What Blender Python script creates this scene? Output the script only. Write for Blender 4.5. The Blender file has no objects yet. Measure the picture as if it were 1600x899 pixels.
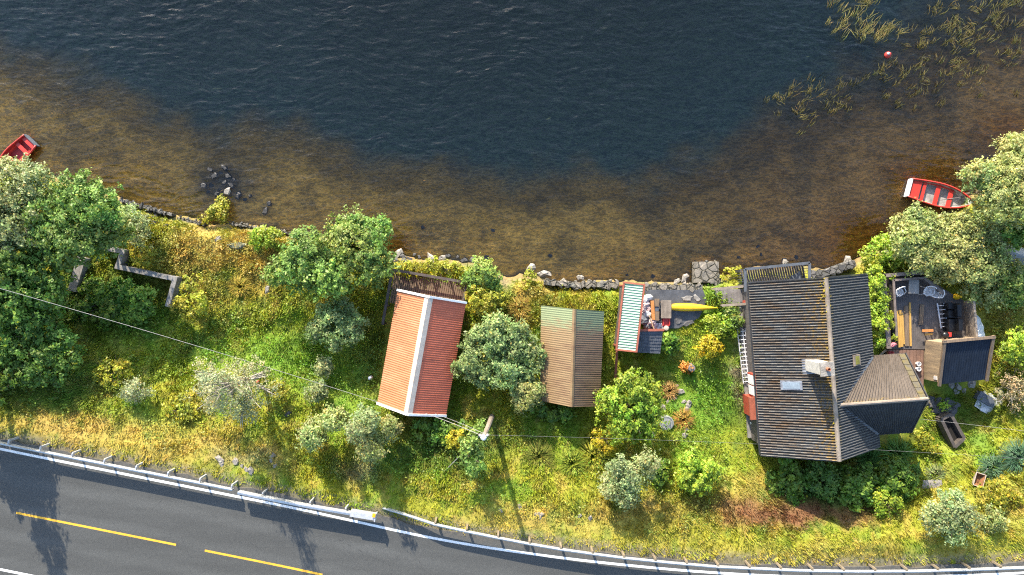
import bpy, math, random
import numpy as np
from mathutils import Vector, Matrix

rng = np.random.default_rng(11)
random.seed(11)
S = bpy.context.scene
COL = S.collection
R = math.radians

# ------------------------------------------------------------------ camera geometry
CAMH, F = 45.5, 1600 * 24 / 36.0
def W(px, py, z=0.0):
    k = (CAMH - z) / F
    return ((px - 800) * k, (449.5 - py) * k)
def P(px, py, z=0.0):
    x, y = W(px, py, z)
    return Vector((x, y, z))
def K(z): return (CAMH - z) / F
SUN_EL = R(24.5)
SH = Vector((0.318, -0.948))          # direction in which shadows fall
LAKE = -1.2
ROADZ = 3.8

# ------------------------------------------------------------------ noise
def _hash(ix, iy, s):
    h = (ix * 374761393 + iy * 668265263 + s * 974634777) & 0xFFFFFFFF
    h = ((h ^ (h >> 13)) * 1274126177) & 0xFFFFFFFF
    return ((h ^ (h >> 16)) & 0xFFFF) / 65535.0
def vnoise(x, y, s=0):
    x = np.asarray(x, float); y = np.asarray(y, float)
    ix = np.floor(x).astype(np.int64); iy = np.floor(y).astype(np.int64)
    fx = x - ix; fy = y - iy
    fx = fx * fx * (3 - 2 * fx); fy = fy * fy * (3 - 2 * fy)
    a = _hash(ix, iy, s); b = _hash(ix + 1, iy, s); c = _hash(ix, iy + 1, s); d = _hash(ix + 1, iy + 1, s)
    return (a * (1 - fx) + b * fx) * (1 - fy) + (c * (1 - fx) + d * fx) * fy
def fbm(x, y, s=0, o=4):
    t = 0; a = .5; n = 0
    for i in range(o):
        t = t + a * vnoise(x * 2 ** i, y * 2 ** i, s + i * 7); n += a; a *= .55
    return t / n
def sstep(a, b, t):
    t = np.clip((t - a) / (b - a), 0, 1)
    return t * t * (3 - 2 * t)

# ------------------------------------------------------------------ curves of the site
def curve(pts, z):
    a = np.array([W(px, py, z) for px, py in pts])
    return lambda x: np.interp(x, a[:, 0], a[:, 1])
shore = curve([(-9000, -300), (-3000, -150), (-400, 170), (0, 248), (100, 285), (180, 309), (260, 334), (320, 348), (390, 354), (470, 366), (540, 380),
               (600, 394), (640, 402), (700, 406), (760, 416), (790, 434), (815, 430), (850, 436), (900, 441), (1000, 441), (1085, 440),
               (1150, 426), (1190, 416), (1265, 417), (1300, 422), (1345, 404), (1420, 366), (1500, 318), (1560, 258), (1620, 200),
               (1750, 90), (2000, -100), (3000, -500), (9000, -1500)], LAKE)
deep = curve([(-9000, -1500), (-3000, -900), (-400, -60), (0, 105), (150, 165), (250, 205), (330, 222), (450, 218), (520, 255), (600, 285), (800, 300),
              (1000, 305), (1100, 275), (1200, 235), (1300, 185), (1450, 95), (1600, 0), (2000, -600), (9000, -3000)], LAKE)
ROADPTS = [(-9000, -800), (-3000, 100), (-400, 610), (-150, 669), (0, 702), (160, 734), (320, 766), (480, 798), (640, 834), (700, 846.5), (840, 867.5), (980, 884),
           (1120, 896), (1250, 902), (1430, 902), (1600, 896), (1800, 880), (2200, 835), (4000, 560), (9000, -600)]
_rp = np.array([W(a, b, ROADZ) for a, b in ROADPTS])
def road(x):                              # inner white line, smoothed
    x = np.asarray(x, float)
    return sum(np.interp(x + d, _rp[:, 0], _rp[:, 1]) for d in (-2.4, -1.2, 0, 1.2, 2.4)) / 5
_t0x = np.array([-60, W(0, 0)[0], W(500, 0)[0], W(760, 0)[0], W(1080, 0)[0], W(1190, 0)[0], W(1450, 0)[0], 34, 60])
_t0v = np.array([.35, .42, .42, .30, .42, .70, .70, .60, .4])
def hgt(x, y):
    x = np.asarray(x, float); y = np.asarray(y, float)
    ys = shore(x) + (fbm(x * 1.1, y * 0 + 3.3, 5) - .5) * .7
    yr = road(x) + 1.15
    d = ys - y
    D = np.maximum(ys - yr, 1)
    t = d / D
    t0 = np.interp(x, _t0x, _t0v)
    t1 = np.where(t0 > .55, .96, 1.0)
    tt = np.clip((t - t0) / (t1 - t0), 0, 1)
    rise = (tt * .55 + .45 * tt * tt * (3 - 2 * tt))
    land = LAKE + 1.2 * sstep(-.05, 1.0, d) + (ROADZ - .12) * rise
    onroad = sstep(-.2, .6, yr - y)
    bump = (fbm(x * .7, y * .7, 3) - .5) * .55 * sstep(.3, 1.6, d) * (1 - sstep(-1.2, -.1, yr - y))
    flat = sstep(9.0, 10.0, x) * (1 - sstep(31, 33, x)) * (1 - sstep(9.5, 11.5, d))
    land = land + bump * (1 - .85 * flat)
    land = land * (1 - onroad) + (ROADZ - .12) * onroad
    far = np.maximum(yr - y - 11, 0)
    land = land + far * .3 + sstep(3, 30, far) * (fbm(x * .08, y * .08, 9) - .4) * 6
    r = (y - ys) / np.maximum(deep(x) - ys, 1.5)
    rn = r + (fbm(x * .35, y * .35, 21) - .5) * .38 * sstep(.1, .6, r)
    dep = .05 + .62 * np.clip(rn, 0, 1) ** .9 + np.clip(rn - .85, 0, 3) * 1.5
    bed = LAKE - dep - (fbm(x * 1.7, y * 1.7, 4) - .5) * .10 * sstep(0, .2, r)
    return np.where(d > 0, land, np.maximum(bed, -9))
def H(x, y): return float(hgt(x, y))
def G(px, py):                            # ground point under a picture point
    z = 0.0
    for _ in range(6):
        x, y = W(px, py, z); z = max(H(x, y), LAKE)
    return Vector((x, y, z))

# ------------------------------------------------------------------ materials
def newmat(name):
    m = bpy.data.materials.new(name); m.use_nodes = True
    nt = m.node_tree; b = nt.nodes['Principled BSDF']
    return m, nt, b
def N(nt, t, **kw):
    n = nt.nodes.new(t)
    for k, v in kw.items(): setattr(n, k, v)
    return n
def L(nt, a, b): nt.links.new(a, b)
def ramp(nt, src, stops):
    r = N(nt, 'ShaderNodeValToRGB')
    e = r.color_ramp.elements
    while len(e) < len(stops): e.new(.5)
    for i, (p, c) in enumerate(stops):
        e[i].position = p; e[i].color = (c[0], c[1], c[2], 1) if isinstance(c, tuple) else (c, c, c, 1)
    L(nt, src, r.inputs[0]); return r.outputs[0]
def noise(nt, vec, scale, detail=5, rough=.6):
    n = N(nt, 'ShaderNodeTexNoise'); n.inputs['Scale'].default_value = scale
    n.inputs['Detail'].default_value = detail; n.inputs['Roughness'].default_value = rough
    if vec is not None: L(nt, vec, n.inputs['Vector'])
    return n.outputs['Fac']
def mapping(nt, vec, sc=(1, 1, 1), rot=(0, 0, 0), loc=(0, 0, 0)):
    m = N(nt, 'ShaderNodeMapping'); m.inputs['Scale'].default_value = sc; m.inputs['Rotation'].default_value = rot
    m.inputs['Location'].default_value = loc
    L(nt, vec, m.inputs['Vector']); return m.outputs[0]
def mixc(nt, fac, a, b, blend='MIX'):
    m = N(nt, 'ShaderNodeMix', data_type='RGBA', blend_type=blend)
    for s, v in ((0, fac), (6, a), (7, b)):
        if hasattr(v, 'is_linked') or hasattr(v, 'links'): L(nt, v, m.inputs[s])
        elif isinstance(v, tuple): m.inputs[s].default_value = (v[0], v[1], v[2], 1)
        else: m.inputs[s].default_value = v
    return m.outputs[2]
def bump(nt, b, h, strength=.3, dist=.02):
    n = N(nt, 'ShaderNodeBump'); n.inputs['Strength'].default_value = strength; n.inputs['Distance'].default_value = dist
    L(nt, h, n.inputs['Height']); L(nt, n.outputs[0], b.inputs['Normal'])
def plain(name, c1, c2=None, scale=3, rough=.7, metal=0, stretch=(1, 1, 1), bmp=.3, bdist=.01, fine=None, rot=(0, 0, 0), spec=.4):
    """two tones of one material broken up by noise, with a fine grain on top"""
    m, nt, b = newmat(name)
    tc = N(nt, 'ShaderNodeTexCoord').outputs['Object']
    v = mapping(nt, tc, stretch, rot)
    f = noise(nt, v, scale)
    c2 = c2 or tuple(x * .6 for x in c1)
    c = ramp(nt, f, [(.32, c2), (.66, c1)])
    f2 = noise(nt, v, fine or scale * 7, 3)
    c = mixc(nt, .55, c, ramp(nt, f2, [(.3, .62), (.7, 1.18)]), 'MULTIPLY')
    L(nt, c, b.inputs['Base Color'])
    b.inputs['Roughness'].default_value = rough; b.inputs['Metallic'].default_value = metal
    b.inputs['Specular IOR Level'].default_value = spec
    bump(nt, b, f2, bmp, bdist)
    return m
def leafmat(name, trans=.35, rough=.5, spec=.35):
    m, nt, b = newmat(name)
    a = N(nt, 'ShaderNodeAttribute', attribute_name='Col').outputs['Color']
    L(nt, a, b.inputs['Base Color']); b.inputs['Roughness'].default_value = rough
    b.inputs['Specular IOR Level'].default_value = spec
    t = N(nt, 'ShaderNodeBsdfTranslucent'); L(nt, mixc(nt, 1.0, a, (1.15, 1.1, .5), 'MULTIPLY'), t.inputs['Color'])
    mx = N(nt, 'ShaderNodeMixShader'); mx.inputs[0].default_value = trans
    L(nt, b.outputs[0], mx.inputs[1]); L(nt, t.outputs[0], mx.inputs[2])
    L(nt, mx.outputs[0], nt.nodes['Material Output'].inputs['Surface'])
    return m
def attrmat(name, rough=.9, grain=25, bdist=.05, bmp=.6):
    m, nt, b = newmat(name)
    a = N(nt, 'ShaderNodeAttribute', attribute_name='Col').outputs['Color']
    tc = N(nt, 'ShaderNodeTexCoord').outputs['Object']
    f = noise(nt, tc, grain * .18, 8, .75)
    c = mixc(nt, .8, a, ramp(nt, f, [(.3, .45), (.7, 1.4)]), 'MULTIPLY')
    L(nt, c, b.inputs['Base Color']); b.inputs['Roughness'].default_value = rough
    b.inputs['Specular IOR Level'].default_value = .15
    bump(nt, b, f, bmp, bdist)
    return m
def roofmat(name, c1, c2, streak=None, srange=(.55, .7), rough=.6, sscale=(.5, .25, 1), lichen=None, course=None, spec=.4, base_scale=2.5):
    """roofing sheet: two tones, streaks down the slope, lichen; puv = (metres along the ridge, metres down the slope)"""
    m, nt, b = newmat(name)
    uv = N(nt, 'ShaderNodeAttribute', attribute_name='puv').outputs['Vector']
    f = noise(nt, mapping(nt, uv, (1, .35, 1)), base_scale, 6, .65)
    c = ramp(nt, f, [(.3, c2), (.68, c1)])
    if streak:
        f2 = noise(nt, mapping(nt, uv, sscale), 1.6, 6, .7)
        c = mixc(nt, ramp(nt, f2, [(srange[0], 0.0), (srange[1], 1.0)]), c, streak)
    if lichen:
        f3 = noise(nt, uv, 5, 6, .8)
        sx = N(nt, 'ShaderNodeSeparateXYZ'); L(nt, uv, sx.inputs[0])
        near = N(nt, 'ShaderNodeMapRange'); near.inputs[1].default_value = 0; near.inputs[2].default_value = lichen[1]
        near.inputs[3].default_value = .17; near.inputs[4].default_value = 0
        L(nt, sx.outputs[1], near.inputs[0])
        ad = N(nt, 'ShaderNodeMath', operation='ADD'); L(nt, f3, ad.inputs[0]); L(nt, near.outputs[0], ad.inputs[1])
        c = mixc(nt, ramp(nt, ad.outputs[0], [(.62, 0.0), (.72, 1.0)]), c, lichen[0])
    f4 = noise(nt, uv, 30, 3)
    c = mixc(nt, .5, c, ramp(nt, f4, [(.3, .65), (.7, 1.2)]), 'MULTIPLY')
    L(nt, c, b.inputs['Base Color']); b.inputs['Roughness'].default_value = rough; b.inputs['Specular IOR Level'].default_value = spec
    bump(nt, b, f4, .25, .006)
    return m

M = {}
M['leaf'] = leafmat('leaf')
M['blade'] = leafmat('grass_blade', .3, .6, .2)
M['bark'] = plain('bark', (.13, .10, .075), (.06, .045, .035), 4, .9)
M['pale_bark'] = plain('pale_bark', (.38, .35, .30), (.16, .14, .12), 4, .8)
M['black'] = plain('tarred_wood', (.035, .036, .04), (.018, .018, .02), 3, .6)
M['old_wood'] = plain('weathered_wood', (.27, .225, .18), (.14, .115, .095), 2, .85, stretch=(1, 1, 1), fine=18)
M['grey_wood'] = plain('grey_wood', (.20, .185, .18), (.11, .10, .10), 2, .85)
M['dark_wood'] = plain('dark_wood', (.095, .08, .07), (.05, .042, .038), 2.5, .8)
M['deck_wood'] = plain('deck_boards', (.115, .100, .095), (.065, .058, .056), 1.5, .75, spec=.5)
M['red_wood_deck'] = plain('red_brown_boards', (.20, .115, .08), (.11, .065, .05), 2, .8)
M['rail_wood'] = plain('rail_wood', (.19, .15, .13), (.10, .08, .07), 3, .8)
M['yellow_plank'] = plain('fresh_plank', (.52, .31, .075), (.36, .2, .05), 4, .7, stretch=(4, .5, 1))
M['brown_plank'] = plain('brown_plank', (.20, .14, .09), (.11, .08, .055), 4, .8, stretch=(4, .5, 1))
M['orange_plank'] = plain('orange_plank', (.50, .21, .06), (.35, .14, .04), 4, .7)
M['pale_wood'] = plain('pale_board_wall', (.42, .31, .19), (.20, .155, .11), 1.4, .8, stretch=(.3, 3.5, .4))  # pale weathered boards, also used for a pole and a plank
M['red_paint'] = plain('red_paint', (.40, .07, .035), (.26, .045, .03), 3, .6)
M['red_trim'] = plain('red_brown_paint', (.34, .10, .06), (.22, .065, .04), 4, .65)
M['white_paint'] = plain('white_paint', (.80, .80, .80), (.62, .62, .63), 3, .5, bmp=.1)
M['cream_metal'] = plain('cream_ridge_metal', (.56, .47, .39), (.46, .37, .30), 3, .5, bmp=.1)
M['plaster'] = plain('chimney_plaster', (.52, .50, .46), (.36, .34, .31), 4, .85)
M['grey_paint'] = plain('slate_paint', (.10, .115, .14), (.06, .07, .085), 3, .6)
M['galv'] = plain('galvanised_steel', (.60, .61, .62), (.42, .43, .45), 5, .45, metal=.4, bmp=.05)
M['alu'] = plain('aluminium', (.80, .80, .82), (.62, .62, .65), 5, .4, metal=.35, bmp=.05)
M['stone'] = plain('stone', (.34, .31, .27), (.15, .14, .125), 2.2, .9, bmp=.7, bdist=.04)
M['dark_stone'] = plain('dark_stone', (.13, .125, .125), (.055, .055, .058), 2.2, .9, bmp=.7, bdist=.04)
M['wet_rock'] = plain('wet_dark_rock', (.055, .052, .05), (.025, .025, .026), 2.2, .5, bmp=.7, bdist=.04)
M['mossy'] = plain('mossy_stone', (.24, .23, .19), (.11, .12, .05), 2.0, .9, bmp=.7, bdist=.04)
M['concrete'] = plain('old_concrete', (.26, .25, .235), (.15, .14, .13), 2.5, .9, bmp=.5)
M['wet_slab'] = plain('dark_slab', (.085, .09, .10), (.04, .042, .048), 1.3, .6, bmp=.5)
M['red_boat'] = plain('boat_red', (.58, .04, .03), (.38, .045, .035), 5, .45, bmp=.05)
M['boat_in'] = plain('boat_grey', (.38, .38, .37), (.19, .18, .165), 2.5, .6, bmp=.1)
M['dark_red'] = plain('boat_inside_red', (.40, .03, .03), (.26, .022, .022), 2.5, .5, bmp=.1)
M['yellow'] = plain('kayak_yellow', (.80, .50, .02), (.70, .40, .015), 3, .35, bmp=.05)
M['rubber'] = plain('black_vinyl', (.012, .012, .013), (.006, .006, .007), 3, .35, bmp=.1)
M['tarp'] = plain('white_tarp', (.70, .71, .72), (.52, .53, .54), 4, .5, bmp=.4, bdist=.03)
M['pink_sack'] = plain('pink_sack', (.62, .48, .46), (.44, .32, .31), 4, .7, bmp=.5)
M['white_sack'] = plain('white_sack', (.74, .73, .70), (.52, .51, .49), 4, .7, bmp=.5)
M['grey_sack'] = plain('grey_sack', (.16, .17, .19), (.08, .085, .10), 4, .7, bmp=.5)
M['peat_and_pit'] = plain('peat_and_pit_dark', (.02, .016, .013), (.008, .007, .006), 3, .95)  # planter earth; also stands in for the shade inside the stairwell pit
M['rust'] = plain('rusty_steel', (.25, .11, .045), (.13, .06, .03), 5, .8)
M['grate'] = plain('round_grate', (.30, .31, .30), (.19, .20, .19), 6, .7)
M['slate'] = plain('slate_shingle', (.085, .095, .115), (.045, .05, .062), 5, .55, bmp=.6)
M['glass_sky'] = plain('window_glass', (.22, .27, .32), (.17, .21, .25), 1.5, .08, spec=.8, bmp=0)
M['gold_glass'] = plain('gold_loft_glass', (.20, .19, .05), (.12, .11, .04), 1.5, .1, spec=.6, bmp=0)  # skylight pane in an olive gold tone
M['flash'] = plain('lead_flashing', (.30, .31, .34), (.12, .125, .14), 6, .4, metal=.3)
M['flower'] = plain('pink_flower', (.65, .22, .25), (.45, .12, .15), 8, .7)
M['terracotta'] = plain('terracotta', (.35, .13, .07), (.25, .09, .05), 6, .8)
M['wire'] = plain('wire_sheath', (.33, .32, .30), (.24, .23, .22), 4, .5)
M['dark_wire'] = plain('thin_wire', (.16, .16, .17), (.1, .1, .1), 4, .5)
M['wall_grey'] = plain('dark_stained_boards', (.12, .105, .10), (.07, .062, .06), 2, .8, stretch=(.4, 6, .4))
M['red_boards'] = plain('red_board_wall', (.30, .055, .035), (.2, .04, .028), 2, .75, stretch=(4, 4, .4))
M['mossy_tile'] = plain('mossy_tile', (.075, .068, .058), (.12, .095, .03), 3, .8)
M['reflector'] = plain('yellow_reflector', (.85, .42, .01), (.6, .28, .01), 4, .4)
M['rail_post'] = plain('timber_post', (.24, .19, .13), (.15, .12, .08), 5, .85)
def masonry(name, tones, scale, gap):
    m, nt, b = newmat(name)
    tc = N(nt, 'ShaderNodeTexCoord').outputs['Object']
    v = N(nt, 'ShaderNodeTexVoronoi'); v.inputs['Scale'].default_value = scale; L(nt, tc, v.inputs['Vector'])
    e = N(nt, 'ShaderNodeTexVoronoi', feature='DISTANCE_TO_EDGE'); e.inputs['Scale'].default_value = scale; L(nt, tc, e.inputs['Vector'])
    sx = N(nt, 'ShaderNodeSeparateColor'); L(nt, v.outputs['Color'], sx.inputs[0])
    c = ramp(nt, sx.outputs[0], [(.1, tones[0]), (.5, tones[1]), (.9, tones[2])])
    f = noise(nt, tc, 9, 5, .7); c = mixc(nt, .7, c, ramp(nt, f, [(.3, .55), (.7, 1.25)]), 'MULTIPLY')
    k = ramp(nt, e.outputs['Distance'], [(.02, 0.0), (.09, 1.0)])
    L(nt, mixc(nt, k, gap, c), b.inputs['Base Color']); b.inputs['Roughness'].default_value = .9
    ad = N(nt, 'ShaderNodeMath', operation='MULTIPLY_ADD'); L(nt, f, ad.inputs[0]); ad.inputs[1].default_value = .35; L(nt, k, ad.inputs[2])
    bump(nt, b, ad.outputs[0], .9, .05); return m
M['masonry'] = masonry('stone_masonry', ((.145, .13, .105), (.215, .19, .155), (.11, .108, .095)), 2.0, (.05, .045, .03))
M['dark_masonry'] = masonry('dark_masonry', ((.09, .09, .085), (.14, .135, .13), (.06, .06, .06)), 2.4, (.03, .028, .022))
def bedmat():
    m, nt, b = newmat('lake_bed')
    a = N(nt, 'ShaderNodeAttribute', attribute_name='Col').outputs['Color']
    tc = N(nt, 'ShaderNodeTexCoord').outputs['Object']
    f = noise(nt, tc, 5, 8, .8)
    c = mixc(nt, .85, a, ramp(nt, f, [(.32, .68), (.68, 1.25)]), 'MULTIPLY')
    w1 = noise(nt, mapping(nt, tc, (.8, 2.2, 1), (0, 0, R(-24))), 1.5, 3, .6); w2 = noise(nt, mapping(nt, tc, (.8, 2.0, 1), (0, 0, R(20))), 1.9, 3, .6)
    caustic = [ramp(nt, q_, [(.45, 0.0), (.5, 1.0), (.55, 0.0)]) for q_ in (w1, w2)]  # bright caustic light lines, painted into the bed colour
    k = mixc(nt, 1.0, caustic[0], caustic[1], 'ADD')
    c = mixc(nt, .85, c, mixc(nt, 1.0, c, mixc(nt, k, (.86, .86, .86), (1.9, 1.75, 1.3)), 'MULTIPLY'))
    L(nt, c, b.inputs['Base Color']); b.inputs['Roughness'].default_value = .95; b.inputs['Specular IOR Level'].default_value = 0
    return m
M['bed'] = bedmat()
M['ground'] = attrmat('ground_cover', .95, 26)
M['sand'] = plain('beach_sand', (.33, .27, .20), (.22, .18, .13), 3, .9)
M['roof_black'] = roofmat('concrete_tile', (.088, .088, .087), (.048, .048, .047), streak=(.068, .036, .013), srange=(.44, .70), rough=.5, sscale=(.9, .30, 1), lichen=((.17, .10, .015), 2.4), spec=.45)
M['roof_black2'] = roofmat('shaded_tile', (.085, .087, .09), (.045, .046, .048), rough=.5, lichen=((.14, .10, .02), .6), spec=.45)  # right slope copy of the tile, coloured slightly darker for its shade
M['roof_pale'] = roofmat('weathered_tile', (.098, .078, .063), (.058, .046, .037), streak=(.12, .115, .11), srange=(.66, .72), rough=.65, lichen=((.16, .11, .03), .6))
M['roof_dark'] = roofmat('shaded_wing_tile', (.052, .054, .058), (.03, .031, .034), rough=.65, spec=.2)  # wing slope away from the sun, its shade put into the tile colour
M['roof_red'] = roofmat('orange_sheet', (.43, .175, .082), (.35, .13, .058), streak=(.45, .23, .125), srange=(.5, .75), rough=.6, sscale=(.6, .15, 1))
M['roof_red2'] = roofmat('red_sheet', (.50, .125, .065), (.38, .088, .046), streak=(.21, .06, .038), srange=(.58, .66), rough=.6, sscale=(1.4, .12, 1))
M['roof_green'] = roofmat('green_sheet', (.25, .40, .30), (.20, .33, .25), rough=.5)
M['roof_navy'] = roofmat('navy_sheet', (.016, .024, .04), (.009, .013, .022), rough=.55, spec=.15)

def rust_green(name, tan, green, dark):
    m, nt, b = newmat(name)
    uv = N(nt, 'ShaderNodeAttribute', attribute_name='puv').outputs['Vector']
    sx = N(nt, 'ShaderNodeSeparateXYZ'); L(nt, uv, sx.inputs[0])
    f = noise(nt, mapping(nt, uv, (1.8, .35, 1)), 1.6, 6, .7)
    a = N(nt, 'ShaderNodeMapRange'); a.inputs[1].default_value = .2; a.inputs[2].default_value = 2.4
    a.inputs[3].default_value = .42; a.inputs[4].default_value = -.12; L(nt, sx.outputs[0], a.inputs[0])
    s = N(nt, 'ShaderNodeMath', operation='ADD'); L(nt, f, s.inputs[0]); L(nt, a.outputs[0], s.inputs[1])
    c = ramp(nt, s.outputs[0], [(.22, dark), (.45, tan), (.62, tan), (.78, green)])
    f4 = noise(nt, uv, 25, 3)
    c = mixc(nt, .5, c, ramp(nt, f4, [(.3, .65), (.7, 1.2)]), 'MULTIPLY')
    L(nt, c, b.inputs['Base Color']); b.inputs['Roughness'].default_value = .6
    return m
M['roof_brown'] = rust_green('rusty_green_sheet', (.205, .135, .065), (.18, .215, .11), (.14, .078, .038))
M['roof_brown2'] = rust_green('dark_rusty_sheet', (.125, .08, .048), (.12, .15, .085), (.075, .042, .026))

def asphalt():
    m, nt, b = newmat('asphalt')
    tc = N(nt, 'ShaderNodeTexCoord').outputs['Object']
    f = noise(nt, tc, 26, 4, .8); g = noise(nt, mapping(nt, tc, (.12, 1.0, 1), (0, 0, R(11))), .9, 4)
    h = noise(nt, tc, 5, 5, .7)
    c = ramp(nt, f, [(.30, (.034, .037, .038)), (.55, (.071, .072, .067)), (.78, (.155, .155, .148))])
    c = mixc(nt, .6, c, ramp(nt, g, [(.3, .72), (.7, 1.2)]), 'MULTIPLY')
    c = mixc(nt, .3, c, ramp(nt, h, [(.3, .7), (.7, 1.2)]), 'MULTIPLY')
    uv = N(nt, 'ShaderNodeAttribute', attribute_name='puv').outputs['Vector']
    sx = N(nt, 'ShaderNodeSeparateXYZ'); L(nt, uv, sx.inputs[0])
    wv = N(nt, 'ShaderNodeTexNoise'); wv.inputs['Scale'].default_value = .25; L(nt, tc, wv.inputs['Vector'])
    ad = N(nt, 'ShaderNodeMath', operation='MULTIPLY_ADD'); L(nt, wv.outputs['Fac'], ad.inputs[0]); ad.inputs[1].default_value = .5; L(nt, sx.outputs[1], ad.inputs[2])
    sn = N(nt, 'ShaderNodeMath', operation='SINE'); m2 = N(nt, 'ShaderNodeMath', operation='MULTIPLY'); L(nt, ad.outputs[0], m2.inputs[0]); m2.inputs[1].default_value = 3.6; L(nt, m2.outputs[0], sn.inputs[0])
    c = mixc(nt, .7, c, ramp(nt, sn.outputs[0], [(.0, .84), (1.0, 1.10)]), 'MULTIPLY')
    ve = N(nt, 'ShaderNodeTexVoronoi', feature='DISTANCE_TO_EDGE'); ve.inputs['Scale'].default_value = .33; L(nt, mixc(nt, .12, tc, wv.outputs['Color'], 'ADD'), ve.inputs['Vector'])
    ck = mixc(nt, 1.0, ramp(nt, ve.outputs['Distance'], [(.0, 1.0), (.009, 0.0)]), ramp(nt, h, [(.5, 0.0), (.6, .75)]), 'MULTIPLY')
    c = mixc(nt, ck, c, (.018, .018, .02))
    gr = ramp(nt, sx.outputs[1], [(.10, 0.0), (.45, 1.0)]); c = mixc(nt, mixc(nt, 1.0, gr, ramp(nt, h, [(.4, 0.0), (.62, .7)]), 'MULTIPLY'), c, (.11, .095, .075))
    L(nt, c, b.inputs['Base Color']); b.inputs['Roughness'].default_value = .85
    bump(nt, b, f, .5, .01); return m
M['asphalt'] = asphalt()

def paint(name, col, worn):
    m, nt, b = newmat(name)
    tc = N(nt, 'ShaderNodeTexCoord').outputs['Object']
    f = noise(nt, tc, 6, 8, .8); g = noise(nt, tc, .8, 3)
    ad = N(nt, 'ShaderNodeMath', operation='MULTIPLY_ADD'); L(nt, g, ad.inputs[0]); ad.inputs[1].default_value = .5; L(nt, f, ad.inputs[2])
    c = ramp(nt, ad.outputs[0], [(.44, (.10, .10, .10)), (.58, tuple(x * .72 for x in col)), (.86, col)])
    L(nt, c, b.inputs['Base Color']); b.inputs['Roughness'].default_value = .7; return m
M['line_white'] = paint('road_white', (.80, .80, .78), 0); M['line_yellow'] = paint('road_yellow', (.74, .40, .03), 0)
def water():
    m, nt, b = newmat('lake_water'); nt.nodes.remove(b)
    tc = N(nt, 'ShaderNodeTexCoord').outputs['Object']
    wig = N(nt, 'ShaderNodeTexNoise'); wig.inputs['Scale'].default_value = .16; wig.inputs['Detail'].default_value = 2; L(nt, tc, wig.inputs['Vector'])
    vm = N(nt, 'ShaderNodeVectorMath', operation='MULTIPLY_ADD'); L(nt, wig.outputs['Color'], vm.inputs[0])
    vm.inputs[1].default_value = (2.6, 2.6, 0); L(nt, tc, vm.inputs[2])
    a = noise(nt, mapping(nt, vm.outputs[0], (.75, 1.75, 1), (0, 0, R(32))), .95, 1.2, .45)
    c = noise(nt, mapping(nt, vm.outputs[0], (.9, 2.2, 1), (0, 0, R(-14))), 1.9, 1, .5)
    patch = noise(nt, tc, .09, 3)
    s1 = N(nt, 'ShaderNodeMath', operation='MULTIPLY_ADD'); L(nt, c, s1.inputs[0]); s1.inputs[1].default_value = .38; L(nt, a, s1.inputs[2])
    pm = ramp(nt, patch, [(.3, .45), (.7, 1.0)])
    s2 = N(nt, 'ShaderNodeMath', operation='MULTIPLY'); L(nt, s1.outputs[0], s2.inputs[0]); L(nt, pm, s2.inputs[1])
    bp = N(nt, 'ShaderNodeBump'); bp.inputs['Strength'].default_value = 1.0; bp.inputs['Distance'].default_value = WAVE
    L(nt, s2.outputs[0], bp.inputs['Height'])
    gl = N(nt, 'ShaderNodeBsdfGlossy'); gl.inputs['Roughness'].default_value = .10; L(nt, bp.outputs[0], gl.inputs['Normal'])
    gl.inputs['Color'].default_value = (1, 1, 1, 1)
    tr = N(nt, 'ShaderNodeBsdfTransparent'); tr.inputs['Color'].default_value = (.97, .95, .92, 1)
    fr = N(nt, 'ShaderNodeFresnel'); fr.inputs['IOR'].default_value = 1.38; L(nt, bp.outputs[0], fr.inputs['Normal'])
    mx = N(nt, 'ShaderNodeMixShader'); L(nt, fr.outputs[0], mx.inputs[0]); L(nt, tr.outputs[0], mx.inputs[1]); L(nt, gl.outputs[0], mx.inputs[2])
    out = nt.nodes['Material Output']; L(nt, mx.outputs[0], out.inputs['Surface'])
    va = N(nt, 'ShaderNodeVolumeAbsorption'); va.inputs['Color'].default_value = (.62, .50, .36, 1); va.inputs['Density'].default_value = ABSORB
    L(nt, va.outputs[0], out.inputs['Volume'])
    return m
WAVE, ABSORB = .165, .12
M['water'] = water()

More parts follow.
